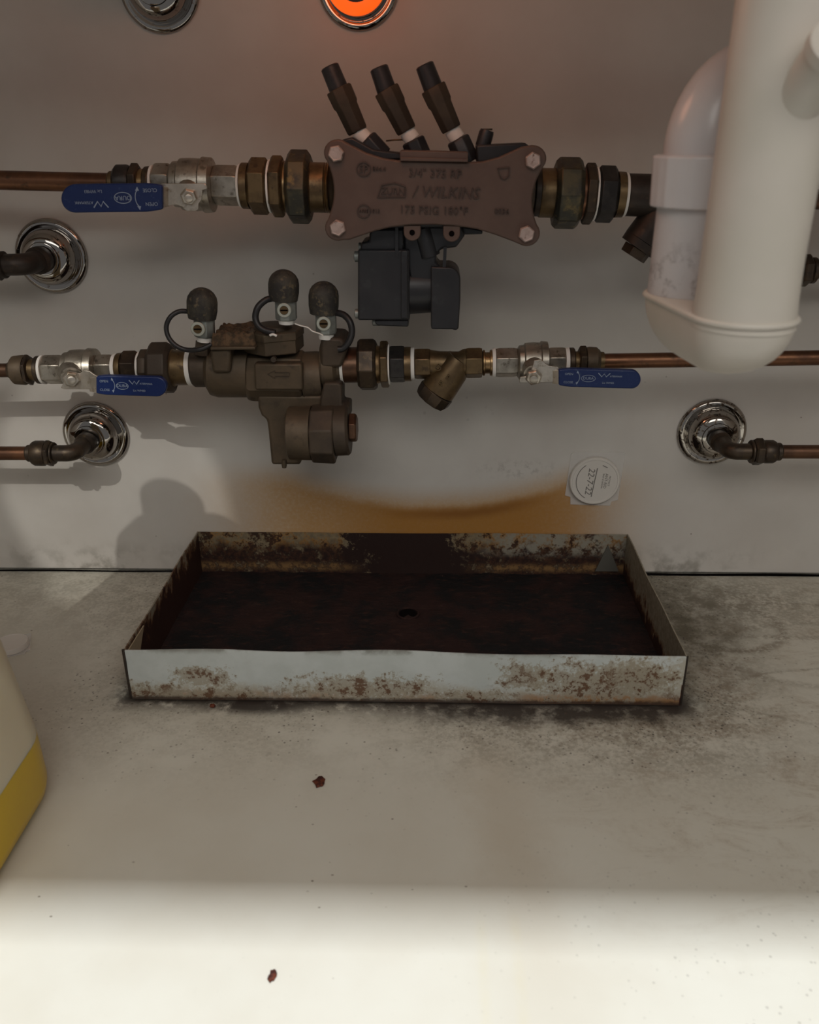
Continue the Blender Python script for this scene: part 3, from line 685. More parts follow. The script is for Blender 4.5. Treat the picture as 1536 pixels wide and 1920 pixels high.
# ------------------------------------------------------------------ upper backflow preventer
def upper_preventer():
    t = thing('backflow_preventer', 'wide brown bolted backflow preventer with embossed cover plate and three black-capped cocks', 'valve', UP.pt(810))
    YF = YU-.050
    part('main_body', UP.rod([(619.3, 40), (628, 44), (632, 50), (980, 50), (985, 44), (999.5, 41)], 36), 'brass_dark', t)
    part('rear_block', box(UP.pt(810)+Vector((0,-.012,-.003)), (.150,.050,.050)), 'black_plastic', t, bevel=.002)
    # dog-bone cover plate
    def edge(a, b, sag, n=12, vert=False):
        o = []
        for k in range(1, n):
            u = k/n; x = a[0]+(b[0]-a[0])*u; y = a[1]+(b[1]-a[1])*u; s = sag*(1-(2*u-1)**2)
            o.append((x+s, y) if vert else (x, y+s))
        return o
    c1, c2, c3, c4 = (632,286), (1000,297), (988,437), (634,427)
    R = 25
    poly = []
    a1 = arc(*c1, R, 140, 290, 9); a2 = arc(*c2, R, 250, 400, 9); a3 = arc(*c3, R, -40, 110, 9); a4 = arc(*c4, R, 70, 220, 9)
    poly += a1
    # top: slopes into the middle flat
    for x, y in ((658,272),(685,286),(715,296),(740,300),(750,301),(880,304),(905,303),(935,295),(962,283),(980,275)): poly.append((x,y))
    poly += a2
    poly += edge(a2[-1], a3[0], -14, 10, True)
    poly += a3
    for x, y in ((962,453),(930,441),(895,430),(855,424),(815,421.5),(770,422),(735,426),(705,433),(675,443),(655,450)): poly.append((x,y))
    poly += a4
    poly += edge(a4[-1], a1[0], 12, 10, True)
    part('cover_plate', slab(poly, YF, .011), 'cover', t, bevel=.0014, sharp=45)
    # bolts
    for bx, by, ph in ((631,288,70),(999,301,95),(987,438,80),(634,427,100)):
        p = at(bx, by, YF); k = mpp(p)
        part('bolt', lathe([(p+NY*.0002, 15.5*k), (p+NY*.004, 15.5*k), (p+NY*.0055, 13*k), (p+NY*.0050, 11.5*k)], 6, ph), 'bolt', t, bevel=.0004, label='pitted pale hex bolt head')
    # upper ledge
    part('ledge', slab([(750,282),(878,285),(878,303),(750,301)], YF-.0025, .030), 'cover', t, bevel=.0008)
    bm = slab([(751,295),(877.5,298),(877.5,304),(751,302)], YF-.0042, .003); part('ledge_lip', bm, 'cover', t, bevel=.0005)
    # bottom lugs with holes
    for cx, cy in ((773,436),(847,438)):
        bm = slab([(cx-16,423),(cx+16,423)] + arc(cx, cy, 16, 0, 180, 10), YF+.002, .006)
        o = part('lug', bm, 'cover', t, bevel=.0008)
        p = at(cx, cy, YF+.002); part('lug_hole', lathe([(p+NY*.0003, 5.2*mpp(p)), (p+NY*.00055, 5.2*mpp(p))], 20), 'recess', o)
    # embossed lettering
    def emb(s, px, py, hpx, it=0.0, al='CENTER'):
        p = at(px, py, YF); q = at(px+10, py+.31, YF); ex = (q-p).normalized(); ey = NY.cross(ex); ey = ey if ey.z > 0 else -ey
        return text_mesh(s, hpx*1.40*mpp(p), p+NY*.0001, ex, ey, .0012, it, al)
    bm = emb('3/4" 375 RP', 816, 326, 15)
    join(bm, emb('/ WILKINS', 836, 362, 20, .18)); join(bm, emb('175 PSIG 180°F', 813, 395, 14.5)); join(bm, emb('0036', 941, 397, 10))
    join(bm, emb('B64.4', 711, 317, 8)); join(bm, emb('1013', 703, 396, 7)); join(bm, emb('SP', 682, 317, 13)); join(bm, emb('ASSE', 682, 396, 6))
    join(bm, emb('ZURN', 737, 359, 12))
    part('embossed_lettering', bm, 'cover_dark', t, sharp=20)
    def loop(cx, cy, rx, ry): return [at(cx+rx*math.cos(rad(a)), cy+ry*math.sin(rad(a)), YF) for a in range(0, 361, 15)]
    for lp in (loop(682,317,13,13), loop(682,396,12,12), [at(x,y,YF) for x,y in ((708,370),(716,347),(740,343),(761,350),(761,369),(708,370))],
               [at(x,y,YF) for x,y in ((933,316),(955,314),(954,330),(946,337),(938,333),(933,316))]):
        part('embossed_emblem', strip(lp, .0009, NY, .0012), 'cover_dark', t)
    # black parts behind the top edge
    part('vent_block', slab([(894,272),(985,268),(995,275),(995,305),(894,305)], YF+.014, .035), 'black_plastic', t, bevel=.0015)
    part('vent_block', slab([(640,262),(660,257),(676,266),(700,280),(760,288),(760,300),(640,300)], YF+.014, .030), 'black_plastic', t, bevel=.0015)
    o = part('vent_nipple', rod([(905,275,14),(912,250,14),(914,244,12.5)], YU-.02, 20), 'black_plastic', t)
    p = at(914.6,242.2,YU-.02); part('bore', lathe([(p-EZ*.0009,9*mpp(p)),(p+EZ*.0005,9*mpp(p))],16), 'brass_dark', o)
    # three capped cocks
    for cap0, cap1, b1, tp, st0, st1 in (((617.5,124),(635,166),(671,247),(680,255),(686,262),(716,296)),
                                ((710,126),(724.5,168),(763,246),(770,254),(774,262),(790,300)),
                                ((795.6,121),(812,164),(847,243),(853,251),(858,260),(878,305))):
        Yc = YU-.018
        def L(a, b, u): return (a[0]+(b[0]-a[0])*u, a[1]+(b[1]-a[1])*u)
        o = part('test_cock', rod([(*L(cap1,b1,.0), 25), (*L(cap1,b1,.04), 26), (*L(cap1,b1,.36), 25), (*L(cap1,b1,.42), 22.5), (*L(cap1,b1,.95), 20.5), (*b1, 19)], Yc, 8, 22), 'bronze_dark', t, bevel=.0005)
        part('cap', rod([(*cap0, 15), (*L(cap0,cap1,.05), 17.5), (*L(cap0,cap1,1.05), 18.5)], Yc, 24), 'black_plastic', o)
        part('thread_tape', rod([(*b1, 14.5), (*L(b1,st0,.5), 15.5), (*st0, 15)], Yc, 20), 'tape', o)
        part('socket', rod([(*st0, 21), (*L(st0,st1,.08), 23.5), (*st1, 24)], Yc, 8, 22), 'black_plastic', t, bevel=.0008)
    part('tie_wire', sweep(smooth([at(724,264,YU-.01), at(740,262.5,YU-.008), at(758,262,YU-.01)],5), .0007, 8), 'brass', t)
    # black plastic relief valve underneath
    YB = YU-.035
    r = part('relief_valve', slab(rrect(671,468,768,601,4,3), YB, .050), 'black_plastic', t, bevel=.0018, label='black plastic relief valve with side tube and outlet')
    part('cover_ridge', slab([(752,470),(764,470),(764,597),(752,597)], YB-.0022, .003), 'black_plastic', r, bevel=.0006)
    part('bonnet', slab([(693,436),(700,429.5),(757,429.5),(757,470),(676,470),(677,455),(692,452)], YB+.004, .042), 'black_plastic', r, bevel=.0016)
    part('foot', slab([(703,600),(766,600),(766,613),(708,611),(703,606)], YB+.004, .042), 'black_plastic', r, bevel=.0012)
    for x, y, s in ((670,481,10),(671,588,9),(704,603,8),(678,463,8)):
        p = at(x, y, YB+.012); k = mpp(p)
        part('screw', lathe([(p-EX*.0030, s*.55*k), (p-EX*.0022, s*k), (p+EX*.0040, s*k)], 16), 'zinc', r, label='pale round screw head')
    part('side_tube', rod([(766,541,47),(812,540,44.5),(816,540,44)], YB+.024, 12, 75), 'black_plastic', r, bevel=.0005)
    part('outlet', slab([(808,500)]+[(838,501)]+arc(840,524,23.5,-85,0,8)+[(863.5,560),(860,617),(855,620),(848,618),(809,617.5),(808,610)], YB, .045), 'black_plastic', r, bevel=.004)
    part('riser', slab([(789,424),(867,424),(873,440),(856,464),(828,467),(818,478),(818,492),(830,503),(862,512),(830,530),(770,530),(758,470),(757,430)], YB+.006, .038), 'black_plastic', r, bevel=.002)
    part('riser_rib', rod([(792,428,20),(806,480,20)], YB+.012, 20), 'black_plastic', r)
    part('strap', slab([(741,422),(747,422),(747,482),(741,482)], YB-.001, .003), 'black_plastic', r)
    part('strap', slab([(832,463),(838,463),(836,503),(830,503)], YB+.001, .003), 'black_plastic', r)
    part('side_wing', slab([(866,425),(905,432),(905,439),(870,440)], YB+.012, .02), 'black_plastic', r, bevel=.001)
upper_preventer()

# right of the upper preventer
t = thing('pipe_union', 'dark brass union on the right side of the wide brown backflow preventer', 'pipe fitting', UP.pt(1080))
part('shoulder', UP.rod([(999.8, 38), (1003, 42), (1012, 42)], 32), 'iron', t)
part('sleeve', UP.rod([(1012, 43), (1014, 44), (1038, 44)], 36), 'brass', t)
part('union_nut', UP.hexn(1038, 1089, 64, n=8, ch=.88), 'brass_green', t, bevel=.0008)
part('neck', UP.rod([(1089, 46), (1094, 46)], 32), 'copper', t)
part('hex_flange', UP.hexn(1094, 1114, 55, ch=.92), 'brass_dark', t, bevel=.0005)
part('thread_tape', UP.rod([(1114, 48), (1117, 48)], 32), 'tape', t)
part('hex_nut', UP.hexn(1117, 1155, 51, ch=.84), 'black_metal', t, bevel=.0005)
part('collar', UP.rod([(1155, 41), (1169, 40.5)], 32), 'brass', t)
part('thread_tape', UP.rod([(1169, 40), (1174, 39)], 32), 'tape', t)
t = thing('strainer', 'dark Y-strainer half hidden behind the white sink trap', 'pipe fitting', UP.pt(1240))
part('body', UP.rod([(1174.5, 37), (1176, 38), (1340, 38)], 28), 'iron', t)
part('branch', rod([(1262,372,34),(1212,444,37),(1206,452,37)], YU, 24), 'iron', t)
part('branch_cap', rod([(1205.5,453,37),(1196,466,36)], YU, 24), 'iron', t)
part('branch_plug', rod([(1196,466,27),(1186,481,26)], YU, 6), 'brass_dark', t, bevel=.0005)
solo('copper_pipe', UP.rod([(1340.5, 18), (1700, 18)], 24), 'copper_dull', 'upper pipe passing behind the white sink trap to the right edge', 'pipe')

# ------------------------------------------------------------------ lower line, left to right
solo('copper_pipe', LO.rod([(-760, 13), (17, 13)], 24), 'copper_dull', 'short dull pipe end at the left edge on the lower line', 'pipe')
t = thing('compression_nut', 'tarnished compression nut at the far left of the lower line', 'pipe fitting', LO.pt(40))
part('collar', LO.rod([(17.4, 15), (24, 17)], 24), 'brass_dark', t)
part('nut', LO.rod([(24, 22), (28, 26.5), (46, 28), (50, 26)], 28), 'bronze', t)
part('hex_flange', LO.hexn(50, 58, 29.5), 'brass_dark', t, bevel=.0004)
part('neck', LO.rod([(58, 20), (69, 20)], 24), 'brass', t)
part('neck_ring', LO.rod([(69, 23), (71, 26), (77, 26), (79, 24)], 24), 'brass_dark', t)
part('thread_tape', LO.rod([(79, 26.5), (84, 27)], 28), 'tape', t)
br = [(116,723),(120,715),(125,703),(137,700),(150,700),(158,694),(168,696),(176,702),(186,707),(186,730),(150,730),(120,730),(114,727)]
t = ball_valve(LO, (84.3, 121, 184, 215), (28, 36), (134, 709), (0,0,0,0), br, 'nickel ball valve with blue lever pointing right at the left of the lower line', None, YL-.030, YL-.036)
handle(t, (180, 722), (312, 726), 18.5, YL-.030, YL-.037, lines=(.12,.25,.375,.54), flip='right')
t = thing('pipe_union', 'tarnished brass union left of the lower bronze backflow preventer', 'pipe fitting', LO.pt(290))
part('thread_tape', LO.rod([(215.3, 27), (222, 28)], 28), 'tape', t)
part('collar', LO.rod([(222, 28), (224, 29), (232, 29)], 28), 'brass', t)
part('hex_nut', LO.hexn(232, 263, 34, ch=.88), 'brass_dark', t, bevel=.0005)
part('thread_tape', LO.rod([(263, 31), (267, 31)], 28), 'tape', t)
part('hex_flange', LO.hexn(267, 284, 36, n=8, ch=.95), 'bronze_dark', t, bevel=.0005)
part('union_nut', LO.hexn(284, 326, 49, n=8, ch=.85), 'bronze_dark', t, bevel=.0008)
part('sleeve', LO.rod([(326, 35), (328, 33), (354, 33)], 32), 'brass', t)
part('thread_tape', LO.rod([(354, 34), (362, 34)], 28), 'tape', t)

def dome_cap(cx, y0, y1, r, Y):   # rubber cap: cylinder with domed top, in pixels
    st = [(cx, y1, r*.90), (cx, y1-(y1-y0)*.25, r*.99), (cx, y0+r*.95, r)]
    for a in (20, 40, 58, 72, 82): st.append((cx-.0, y0+r*.95-r*.95*math.sin(rad(a)), r*math.cos(rad(a))))
    return rod(st, Y, 28)
def lower_preventer():
    t = thing('backflow_preventer', 'cast bronze backflow preventer with arrow and three rubber-capped test cocks on the lower line', 'valve', LO.pt(510))
    YF = YL
    part('inlet_hub', LO.rod([(362.3, 34), (366, 37), (392, 37), (398, 44)], 32), 'bronze_dark', t)
    part('left_chamber', rod([(390,690,38),(398,693,48),(412,695,50),(470,695,50)], YF, 32), 'bronze', t)
    part('left_web', slab([(393,655),(432,652),(432,700),(398,700)], YF-.030, .03), 'bronze', t, bevel=.003)
    # square cover with rusty sludge
    o = part('side_cover', slab([(394,650),(479,650),(479,656),(394,657)], YF-.034, .062), 'bronze', t, bevel=.001)
    a0 = at(395,640,YF-.030); a1 = at(478,640,YF-.030)
    bm = bmesh.new(); g = []
    z0 = at(400,650,YF-.034).z
    for j in range(13):
        row = []
        for i in range(25):
            u, v = i/24, j/12; x = a0.x+(a1.x-a0.x)*u; y = YF-.031+.056*v
            e = min(u, 1-u, v, 1-v); z = z0 + (.010 if e > .04 else 0)*(1+.5*noise.noise(Vector((x*150,y*150,0)))) 
            row.append(bm.verts.new((x, y, z)))
        g.append(row)
    for j in range(12):
        for i in range(24): bm.faces.new((g[j][i],g[j][i+1],g[j+1][i+1],g[j+1][i]))
    part('sludge_crust', bm, 'sludge', o, sharp=80)
    # central barrel body
    part('main_barrel', rod([(466,702,46),(472,704,50),(568,706,50),(572,706,48)], YF, 10, 90), 'bronze', t, bevel=.0025)
    part('right_barrel', rod([(572,706,48),(575,706,46),(598,705,46),(606,704,44)], YF, 32), 'bronze', t)
    part('outlet_hub', LO.rod([(604, 42), (608, 44), (628, 42), (634, 33), (639.5, 33)], 32), 'bronze', t)
    # raised flat with arrow
    YA = YF-.0300
    part('arrow_pad', slab([(476,682),(566,682),(568,732),(478,732)], YA, .012), 'bronze', t, bevel=.002)
    bm = strip([at(x,y,YA) for x,y in ((502,702),(516,695),(516,699),(543,699),(543,706),(516,706),(516,710),(502,702))], .0006, NY, .0007)
    part('embossed_arrow', bm, 'bronze_dark', t)
    # big hex bonnet, vertical axis
    A = LO.pt(517); k = mpp(A); cx = A.x
    zb, zt, rb = at(516,668,YF-.03).z, at(516,628,YF-.03).z, 57*k
    c = Vector((cx, YF, 0))
    part('hex_bonnet', lathe([(c+EZ*(zb-.001), rb*.96), (c+EZ*zb, rb), (c+EZ*(zb+(zt-zb)*.60), rb), (c+EZ*(zb+(zt-zb)*.62), rb*1.03), (c+EZ*(zt-.001), rb*1.03), (c+EZ*zt, rb*.98)], 6, phase=84, ref=Vector((0,-1,0))), 'bronze', t, bevel=.0012)
    part('bonnet_boss', lathe([(c+EZ*zt, rb*.62), (c+EZ*(zt+.003), rb*.58), (c+EZ*(zt+.004), rb*.5)], 28, ref=Vector((0,-1,0))), 'bronze_dark', t)
    p = at(513,674,YF-.031); part('bonnet_pin', lathe([(p+Vector((0,.004,0)), 5*k),(p+NY*.001, 5*k)], 12), 'bronze_dark', t)
    # right shoulder carrying third cock
    part('shoulder', slab([(600,640),(610,632),(640,634),(650,645),(650,660),(640,690),(600,690)], YF-.022, .044), 'bronze_dark', t, bevel=.003)
    part('cock_boss', rod([(381,664,16),(381,640,14)], YF-.012, 8), 'bronze_dark', t)
    # relief body below
    part('relief_body', slab([(483,742),(606,742),(606,800),(560,860),(566,868),(560,872),(509,872),(503,810),(500,788),(490,780),(484,765)], YF-.020, .040), 'bronze', t, bevel=.003)
    part('relief_arm', slab([(607,718),(634,718),(641,722),(641,760),(655,762),(655,790),(600,790),(600,750)], YF-.026, .030), 'bronze_dark', t, bevel=.002)
    Yr = YF-.030
    part('relief_cylinder', rod([(541,812,46),(544,812,50),(585,812,51)], Yr, 32), 'bronze', t)
    part('relief_flange', rod([(585,813,51),(587,813,55),(626,813,57),(630,813,55)], Yr, 8, 68), 'bronze_dark', t, bevel=.0012)
    part('relief_cap', rod([(630,808,47),(652,807,47),(656,807,43)], Yr, 28), 'bronze_dark', t)
    part('relief_plug', rod([(656,802,28),(667,802,28),(670,802,25)], Yr, 6), 'copper_dull', t, bevel=.0006, label='copper coloured hex plug')
    part('drain_tab', rod([(533,862,4),(533,872,5),(533,877,4)], YF-.021, 12), 'bronze', t)
    part('cast_rib', slab([(532,798),(536,795),(540,795),(540,832),(534,828)], YF-.024, .006), 'bronze', t, bevel=.001)
    # test cocks
    for cx_, top, cb, r, bt, bb, bw, sc, tp in ((379,539,597,28.5,596,631,20,(377,612),639), (532,505,563,29,562,599,21,(537,577),606), (607,527,588,28.5,587,625,20.5,(610,602),634)):
        Yc = YF-.016
        o = part('test_cock', rod([(cx_+5,bb,bw*.92),(cx_+5,bb-3,bw),(cx_+4,bt+4,bw),(cx_+4,bt,bw*.95)], Yc, 8, 22), 'zinc', t, bevel=.0006)
        part('dust_cap', dome_cap(cx_, top, cb, r, Yc), 'rubber', o, sharp=60)
        part('thread_tape', rod([(cx_+5,tp+1,14),(cx_+5,bb+.4,15)], Yc, 20), 'tape', o)
        p = at(sc[0], sc[1], Yc); q = p + NY*(bw*mpp(p)); kk = mpp(q)
        part('screw_ring', lathe([(q+Vector((0,.001,0)), 13.5*kk), (q+NY*.0022, 13.5*kk), (q+NY*.0027, 12.5*kk), (q+NY*.0027, 8.5*kk), (q+NY*.0018, 8.3*kk)], 28), 'zinc_light', o)
        bm = lathe([(q+NY*.0012, 8.2*kk), (q+NY*.0026, 7.8*kk)], 24)
        part('screw', bm, 'brass', o)
        part('screw_slot', box(q+NY*.0027, (14*kk, .0004, 2.4*kk)), 'recess', o)
    def ring_tube(pts, Yc, r, nm='tether'):
        return part(nm, sweep(smooth([at(x, y, Yc+dy) for x, y, dy in pts], 8), r*mpp(at(500,600,Yc)), 12), 'tether', t)
    ring_tube([(354,584,.0),(336,584,-.004),(320,594,-.008),(312,612,-.010),(316,632,-.012),(330,648,-.014),(350,656,-.014),(375,655,-.016),(396,646,-.012)], YF-.018, 4.6)
    ring_tube([(512,559,0),(498,563,-.004),(484,576,-.008),(479,594,-.010),(484,610,-.012),(496,619,-.013),(516,624,-.014)], YF-.018, 6.2)
    ring_tube([(628,586,0),(644,590,-.004),(656,603,-.008),(660,622,-.010),(655,640,-.012),(644,653,-.013),(634,655,-.013)], YF-.018, 6.2)
    part('tape_strand', sweep(smooth([at(x,y,YF-.036) for x,y in ((553,607),(565,611),(577,614),(586,621),(598,625),(606,629))],5), .0006, 8), 'tape', t)
    part('tape_scrap', sweep(smooth([at(x,y,YF-.046) for x,y in ((506,629),(512,627),(519,630))],4), .0011, 8), 'tape', t)
lower_preventer()

t = thing('pipe_union', 'copper-brown union right of the lower bronze backflow preventer', 'pipe fitting', LO.pt(690))
part('thread_tape', LO.rod([(639.8, 34), (645, 34)], 28), 'tape', t)
part('sleeve', LO.rod([(645, 33), (672, 33)], 32), 'copper_dull', t)
part('union_nut', LO.hexn(672, 707, 49, n=8, ch=.90), 'brass_dark', t, bevel=.0008)
part('neck', LO.rod([(707, 36), (714, 34)], 28), 'brass_bright', t)
part('hex_flange', LO.hexn(714, 729, 45, ch=.95), 'brass', t, bevel=.0005)
part('thread_tape', LO.rod([(729, 38), (731.5, 38)], 28), 'tape', t)
t = thing('hex_bush', 'black hexagon bush between the copper-brown union and the small Y-strainer', 'pipe fitting', LO.pt(745))
part('hex_nut', LO.hexn(731.7, 759, 35, ch=.97), 'black_metal', t, bevel=.0005)
part('collar', LO.rod([(759, 32), (771, 32)], 28), 'brass', t)
part('thread_tape', LO.rod([(771, 30), (777.5, 30)], 28), 'tape', t)
t = thing('strainer', 'small aged brass Y-strainer with slanted branch on the lower line', 'pipe fitting', LO.pt(840))
part('hex_end', LO.hexn(777.8, 807, 29, ch=.96), 'brass', t, bevel=.0005)
part('hex_end', LO.hexn(873, 904, 29, ch=.96), 'brass', t, bevel=.0005)
part('body', LO.rod([(807, 26), (812, 25), (825, 23), (860, 22), (868, 26), (873, 27)], 28), 'brass', t, sharp=60)
part('branch', rod([(862,672,24),(848,694,31),(824,728,33),(821,732,33)], YL-.002, 28), 'brass', t)
part('branch_cap', rod([(820.5,733,35),(812,745,34),(806,752,30)], YL-.002, 10), 'brass_dark', t, bevel=.0008)
for s, x, y, q in (('D',822,690,11),('R',840,708,10),('B',826,719,10)):
    p = at(x, y, YL-.002-.0165); d = (at(824,728,YL)-at(848,694,YL)).normalized(); ey = -d; ex = ey.cross(NY)*1.0
    if ex.x < 0: ex = -ex
    part('embossed_letter', text_mesh(s, q*1.4*mpp(p), p, ex, ey, .0016), 'brass', t)
part('neck', LO.rod([(904, 20), (906, 24), (909, 24), (910, 20), (918, 20), (919, 24), (923, 24)], 28), 'brass_bright', t)
t_tape = part('thread_tape', LO.rod([(923, 26.5), (929, 27.5)], 28), 'tape', t)
br = [(974,713),(976,707),(986,706),(996,695),(1000,684),(1002,676),(1014,674),(1022,681),(1029,686),(1046,688),(1052,694),(1050,716),(1036,717),(975,718)]
t = ball_valve(LO, (929.3, 970, 1028, 1059), (28, 36), (1001, 705), (0,0,0,0), br, 'nickel ball valve with blue lever pointing right at the right end of the lower line', None, YL-.031, YL-.036)
handle(t, (1048, 708), (1202, 712), 17.5, YL-.031, YL-.037, lines=(.12,.235,.36,.535), flip='right')
t = thing('compression_nut', 'tarnished compression nut between the right lower valve and its copper pipe', 'pipe fitting', LO.pt(1100))
part('thread_tape', LO.rod([(1059.3, 26), (1066, 26.5)], 28), 'tape', t)
part('neck_ring', LO.rod([(1066, 24), (1068, 26), (1075, 26), (1077, 24)], 28), 'brass_dark', t)
part('neck', LO.rod([(1077, 19), (1085, 19)], 24), 'brass', t)
part('hex_flange', LO.hexn(1085, 1099, 30), 'brass_dark', t, bevel=.0005)
part('nut', LO.rod([(1099, 26), (1105, 27), (1118, 26), (1124, 21)], 28), 'bronze', t)
part('collar', LO.rod([(1124, 18), (1132, 17)], 24), 'brass', t)
solo('copper_pipe', LO.rod([(1132.4, 14), (1700, 14)], 24), 'copper', 'brown copper pipe running right from the lower valve behind the sink trap', 'pipe')

# ------------------------------------------------------------------ white sink trap
def sink_trap():
    D = .470
    c0 = atd(1394, 597, D); zf = c0.z; r = 91*D/F
    cr = Vector((c0.x-.0105, c0.y+.068, zf)); 
    t = thing('sink_trap', 'cream and grey white plastic sink trap hanging down at the right', 'sink trap', c0)
    top = Vector((c0.x+.0045, c0.y, CT-.001))
    part('tailpipe', lathe([(c0-EZ*.004, r*1.04), (c0+EZ*.012, r*1.0), (c0+EZ*.03, r*.985), (top, r*.985)], 48), 'trap', t)
    # bowl below both legs
    rings = []; n = 26
    def stadium(f, rr, z):
        mid = (c0+cr)/2; a = mid+(c0-mid)*f; b = mid+(cr-mid)*f; d = (c0-cr).normalized(); s = Vector((-d.y, d.x, 0)); o = []
        for q in range(n+1):
            th = -math.pi/2 + math.pi*q/n; o.append(a + (d*math.cos(th) + s*math.sin(th))*rr + EZ*(z-zf))
        for q in range(n+1):
            th = math.pi/2 + math.pi*q/n; o.append(b + (d*math.cos(th) + s*math.sin(th))*rr + EZ*(z-zf))
        return o
    R = r*1.03; dep = .0350
    for q in range(0, 10):
        th = rad(90*q/9.4); rings.append(stadium(.98*math.cos(th)**.8+.02, R*math.cos(th)**.85, zf-dep*math.sin(th)))
    part('bowl', skin(bmesh.new(), rings), 'trap', t, sharp=70)
    part('flange_rim', skin(bmesh.new(), [stadium(1, R*1.0, zf-.001), stadium(1, R+.0012, zf-.0006), stadium(1, R+.0020, zf+.0008), stadium(1, R+.0012, zf+.0021), stadium(1, R*.99, zf+.0024)]), 'trap', t, sharp=70)
    # rear leg, nut, bend
    rl = r*1.0; zn0, zn1 = zf+.053, zf+.081
    part('rear_leg', lathe([(cr+EZ*.0025, rl*1.0), (cr+EZ*.030, rl*.985), (Vector((cr.x,cr.y,zn0)), rl*.97)], 40), 'trap_dusty', t)
    st = []
    bm = bmesh.new(); rg = []
    for z, f in ((zn0-.001, 1.0), (zn0, 1.13), (zn1-.001, 1.16), (zn1, 1.09)):
        o = []
        for q in range(96):
            a = 2*math.pi*q/96; rr = rl*f*(1+ (.018 if (q % 8) in (0,1) and 1.05 < f else 0))
            o.append(Vector((cr.x+rr*math.cos(a), cr.y+rr*math.sin(a), z)))
        rg.append(o)
    part('slip_nut', skin(bm, rg), 'trap_grey', t, sharp=30, bevel=.0006)
    dirv = Vector((.86,.5,0)).normalized(); RB = .034; base = Vector((cr.x, cr.y, zn1-.002))
    P = [base, base+EZ*.004]
    for q in range(1, 13):
        a = rad(7.5*q); P.append(base+EZ*(.004+RB*math.sin(a)) + dirv*RB*(1-math.cos(a)))
    k = (CX1-.001-P[-1].x)/dirv.x; k2 = (-.001-P[-1].y)/dirv.y
    P.append(P[-1]+dirv*min(k, k2)*.97)
    part('outlet_bend', sweep(P, rl*.95, 36), 'trap_grey', t, sharp=60)
    # side spigot on the tailpipe
    d = Vector((.10, -.80, .60)).normalized(); s0 = c0 + Vector((.003, 0, .095)) + d*.020; s1 = s0 + d*.030
    part('spigot', lathe([(s0, .0130), (s0+d*.008, .0122), (s0+d*.012, .0115), (s1, .0115)], 28), 'trap', t)
    part('spigot_ring', lathe([(s1, .0117), (s1+d*.0005, .0128), (s1+d*.006, .0128), (s1+d*.0066, .0120), (s1+d*.0066, .0080), (s1+d*.0016, .0076)], 28), 'trap', t)
sink_trap()

# ------------------------------------------------------------------ jug of yellow liquid
def jug():
    x1, yb, yf = -.3040, -.346, -.525; x0 = -.485; lvl = .058
    pv = Vector((x1, yb, 0)); Rj = Matrix.Rotation(rad(0), 3, 'Z')
    t = thing('jug', 'milky plastic jug with yellow liquid in its bottom at the left edge', 'jug', ((x0+x1)/2, (yf+yb)/2, 0))
    def rr(z, ins, rad_=.045, n=9):
        o = []
        for cx, cy, a0 in ((x1-ins-rad_, yb-ins-rad_, 0), (x0+ins+rad_, yb-ins-rad_, 90), (x0+ins+rad_, yf+ins+rad_, 180), (x1-ins-rad_, yf+ins+rad_, 270)):
            for q in range(n+1):
                a = rad(a0+90*q/n); o.append(pv + Rj @ (Vector((cx+rad_*math.cos(a), cy+rad_*math.sin(a), z)) - pv))
        return o
    part('liquid', skin(bmesh.new(), [rr(.0004,.012), rr(.003,.006), rr(.009,.0015), rr(.017,.0), rr(lvl,.0005)]), 'liquid', t, sharp=60, label='saturated yellow lower part where liquid shows through')
    part('shell', skin(bmesh.new(), [rr(lvl+.0001,.0005), rr(.10,.004), rr(.16,.009), rr(.22,.012), rr(.33,.014), rr(.365,.019,.04), rr(.388,.034,.03), rr(.397,.055,.02), rr(.400,.074,.008)]), 'jug', t, sharp=60)
    c = pv + Rj @ (Vector(((x0+x1)/2-.02, (yf+yb)/2, 0)) - pv)
    part('neck', lathe([(c+EZ*.398, .027), (c+EZ*.420, .024)], 28), 'jug', t)
    part('cap', lathe([(c+EZ*.4201, .0275), (c+EZ*.422, .0285), (c+EZ*.445, .0285), (c+EZ*.447, .026)], 28), 'blue', t)
jug()

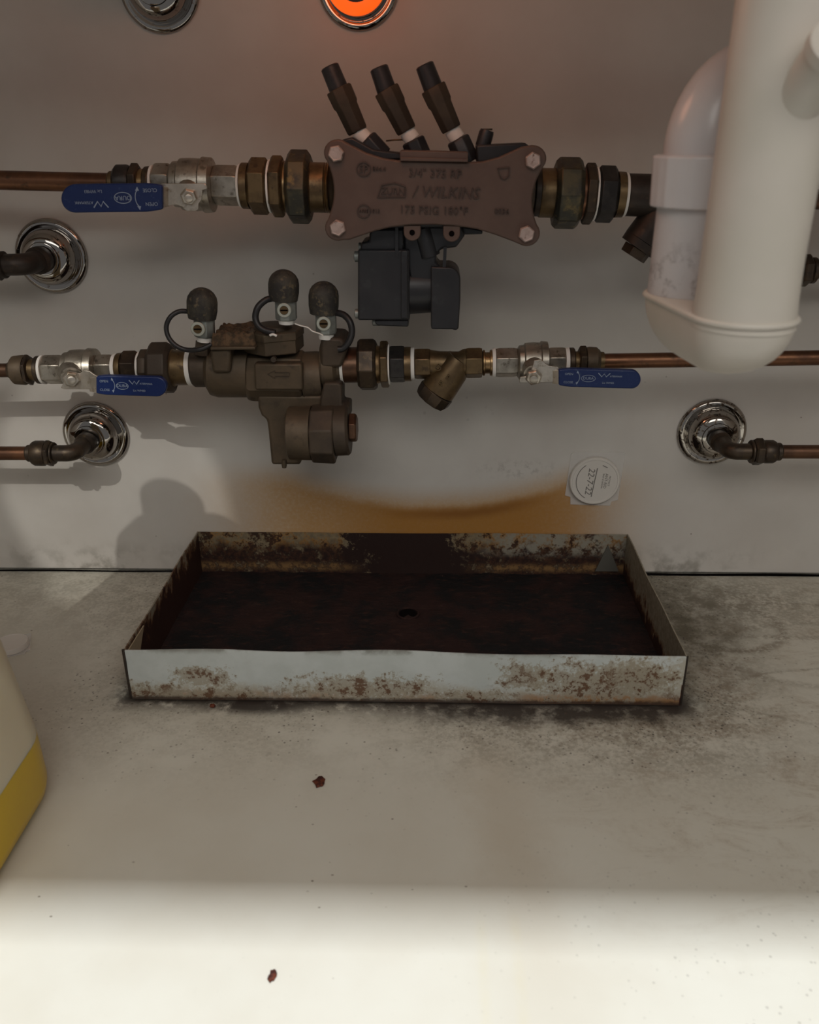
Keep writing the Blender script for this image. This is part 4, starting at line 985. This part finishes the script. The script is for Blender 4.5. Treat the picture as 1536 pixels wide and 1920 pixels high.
# ------------------------------------------------------------------ ant bait stations
def bait(c, ex, ey, nrm, R, label, full=True):
    t = thing('bait_station', label, 'bait station', c)
    def L(u, v, h): return c + ex*u + ey*v + nrm*h
    s = R*1.09
    out = [(-s*1.02,-s*.62),(-s*.82,-s*.68),(-s*.80,-s*.98),(s*.66,-s*1.03),(s*.70,-s*.86),(s*.93,-s*.80),(s*1.04,s*1.03),(s*.99,s*1.06),(-s*.80,s*1.08),(-s*.90,s*.98)]
    bm = bmesh.new(); a = [bm.verts.new(L(u,v,.0003)) for u,v in out]; b_ = [bm.verts.new(L(u,v,.0012)) for u,v in out]
    bm.faces.new(a); bm.faces.new(b_)
    for i in range(len(a)): bm.faces.new((a[i],b_[i],b_[(i+1)%len(a)],a[(i+1)%len(a)]))
    part('backing_card', bm, 'film', t, label='clear backing film')
    bm = lathe([(L(0,0,.0013), R), (L(0,0,.0055), R*.99), (L(0,0,.0065), R*.96), (L(0,0,.0065), R*.90), (L(0,0,.0060), R*.885), (L(0,0,.0060), R*.02)], 48, ref=ey)
    o = part('disc', bm, 'bait', t, sharp=30)
    if full:
        tr = (ey*-1.0 + ex*-.09).normalized(); tu = (ex*1.0 + ey*-.09).normalized()   # text runs downwards
        h = .0061
        bm = text_mesh('22-7-22', R*.36, L(-R*.20, -R*.0, h), tr, tu, .00008, .15)
        strip([L(R*.06,R*.56,h), L(-R*.10,-R*.66,h)], R*.035, nrm, .0001, bm)
        strip([L(-R*.92*.80*math.cos(rad(q))+.0, R*.80*math.sin(rad(q)), h) for q in range(-62, 62, 6)], R*.028, nrm, .0001, bm)
        strip([L(R*.26,R*.68,h), L(R*.46,R*.58,h)], R*.03, nrm, .0001, bm)
        part('handwritten_date', bm, 'grey_print', o)
        bm = text_mesh('ANT-RID', R*.16, L(R*.42, R*.02, h), tr, tu, .00008)
        join(bm, text_mesh('PROTECT', R*.10, L(R*.56, R*.02, h), tr, tu, .00008)); join(bm, text_mesh('BAIT STATION', R*.095, L(R*.30, R*.02, h), tr, tu, .00008))
        part('printed_label', bm, 'grey_print', o)
    return t
c = at(1114, 899, 0); bait(c, EX, EZ, NY, 47*mpp(c), 'white round ant bait disc with handwritten date on a clear film on the wall')
c = atz(22, 1214, 0); bait(c, Vector((.9,.43,0)).normalized(), Vector((-.43,.9,0)).normalized(), EZ, .017, 'small pale bait disc lying on the floor beside the yellow jug', False)

# ------------------------------------------------------------------ flakes on the floor
def flake(px, py, sx, sy, label, seed):
    random.seed(seed); c = atz(px, py, 0); bm = bmesh.new(); n = 14; k = mpp(c)
    rt = [1+random.uniform(-.28,.22) for _ in range(n)]
    def rg(f, z): return [c + Vector((math.cos(2*math.pi*i/n)*sx*k*rt[i]*f, math.sin(2*math.pi*i/n)*sy*k*rt[i]*f*1.25, z+random.uniform(0,.0004))) for i in range(n)]
    skin(bm, [rg(.92,.0002), rg(1,.0008), rg(.8,.0018), rg(.35,.0024)])
    solo('rust_flake', bm, 'flake', label, 'rust flake', 'rust flakes on the floor')
flake(599, 1467, 12, 12, 'largest reddish brown rust flake alone on the floor before the tray', 3)
flake(511, 1832, 8, 10, 'small red rust flake in the bright strip at the front of the floor', 5)
flake(399, 1325, 6, 4.5, 'tiny rust crumb just in front of the tray near its left corner', 9)
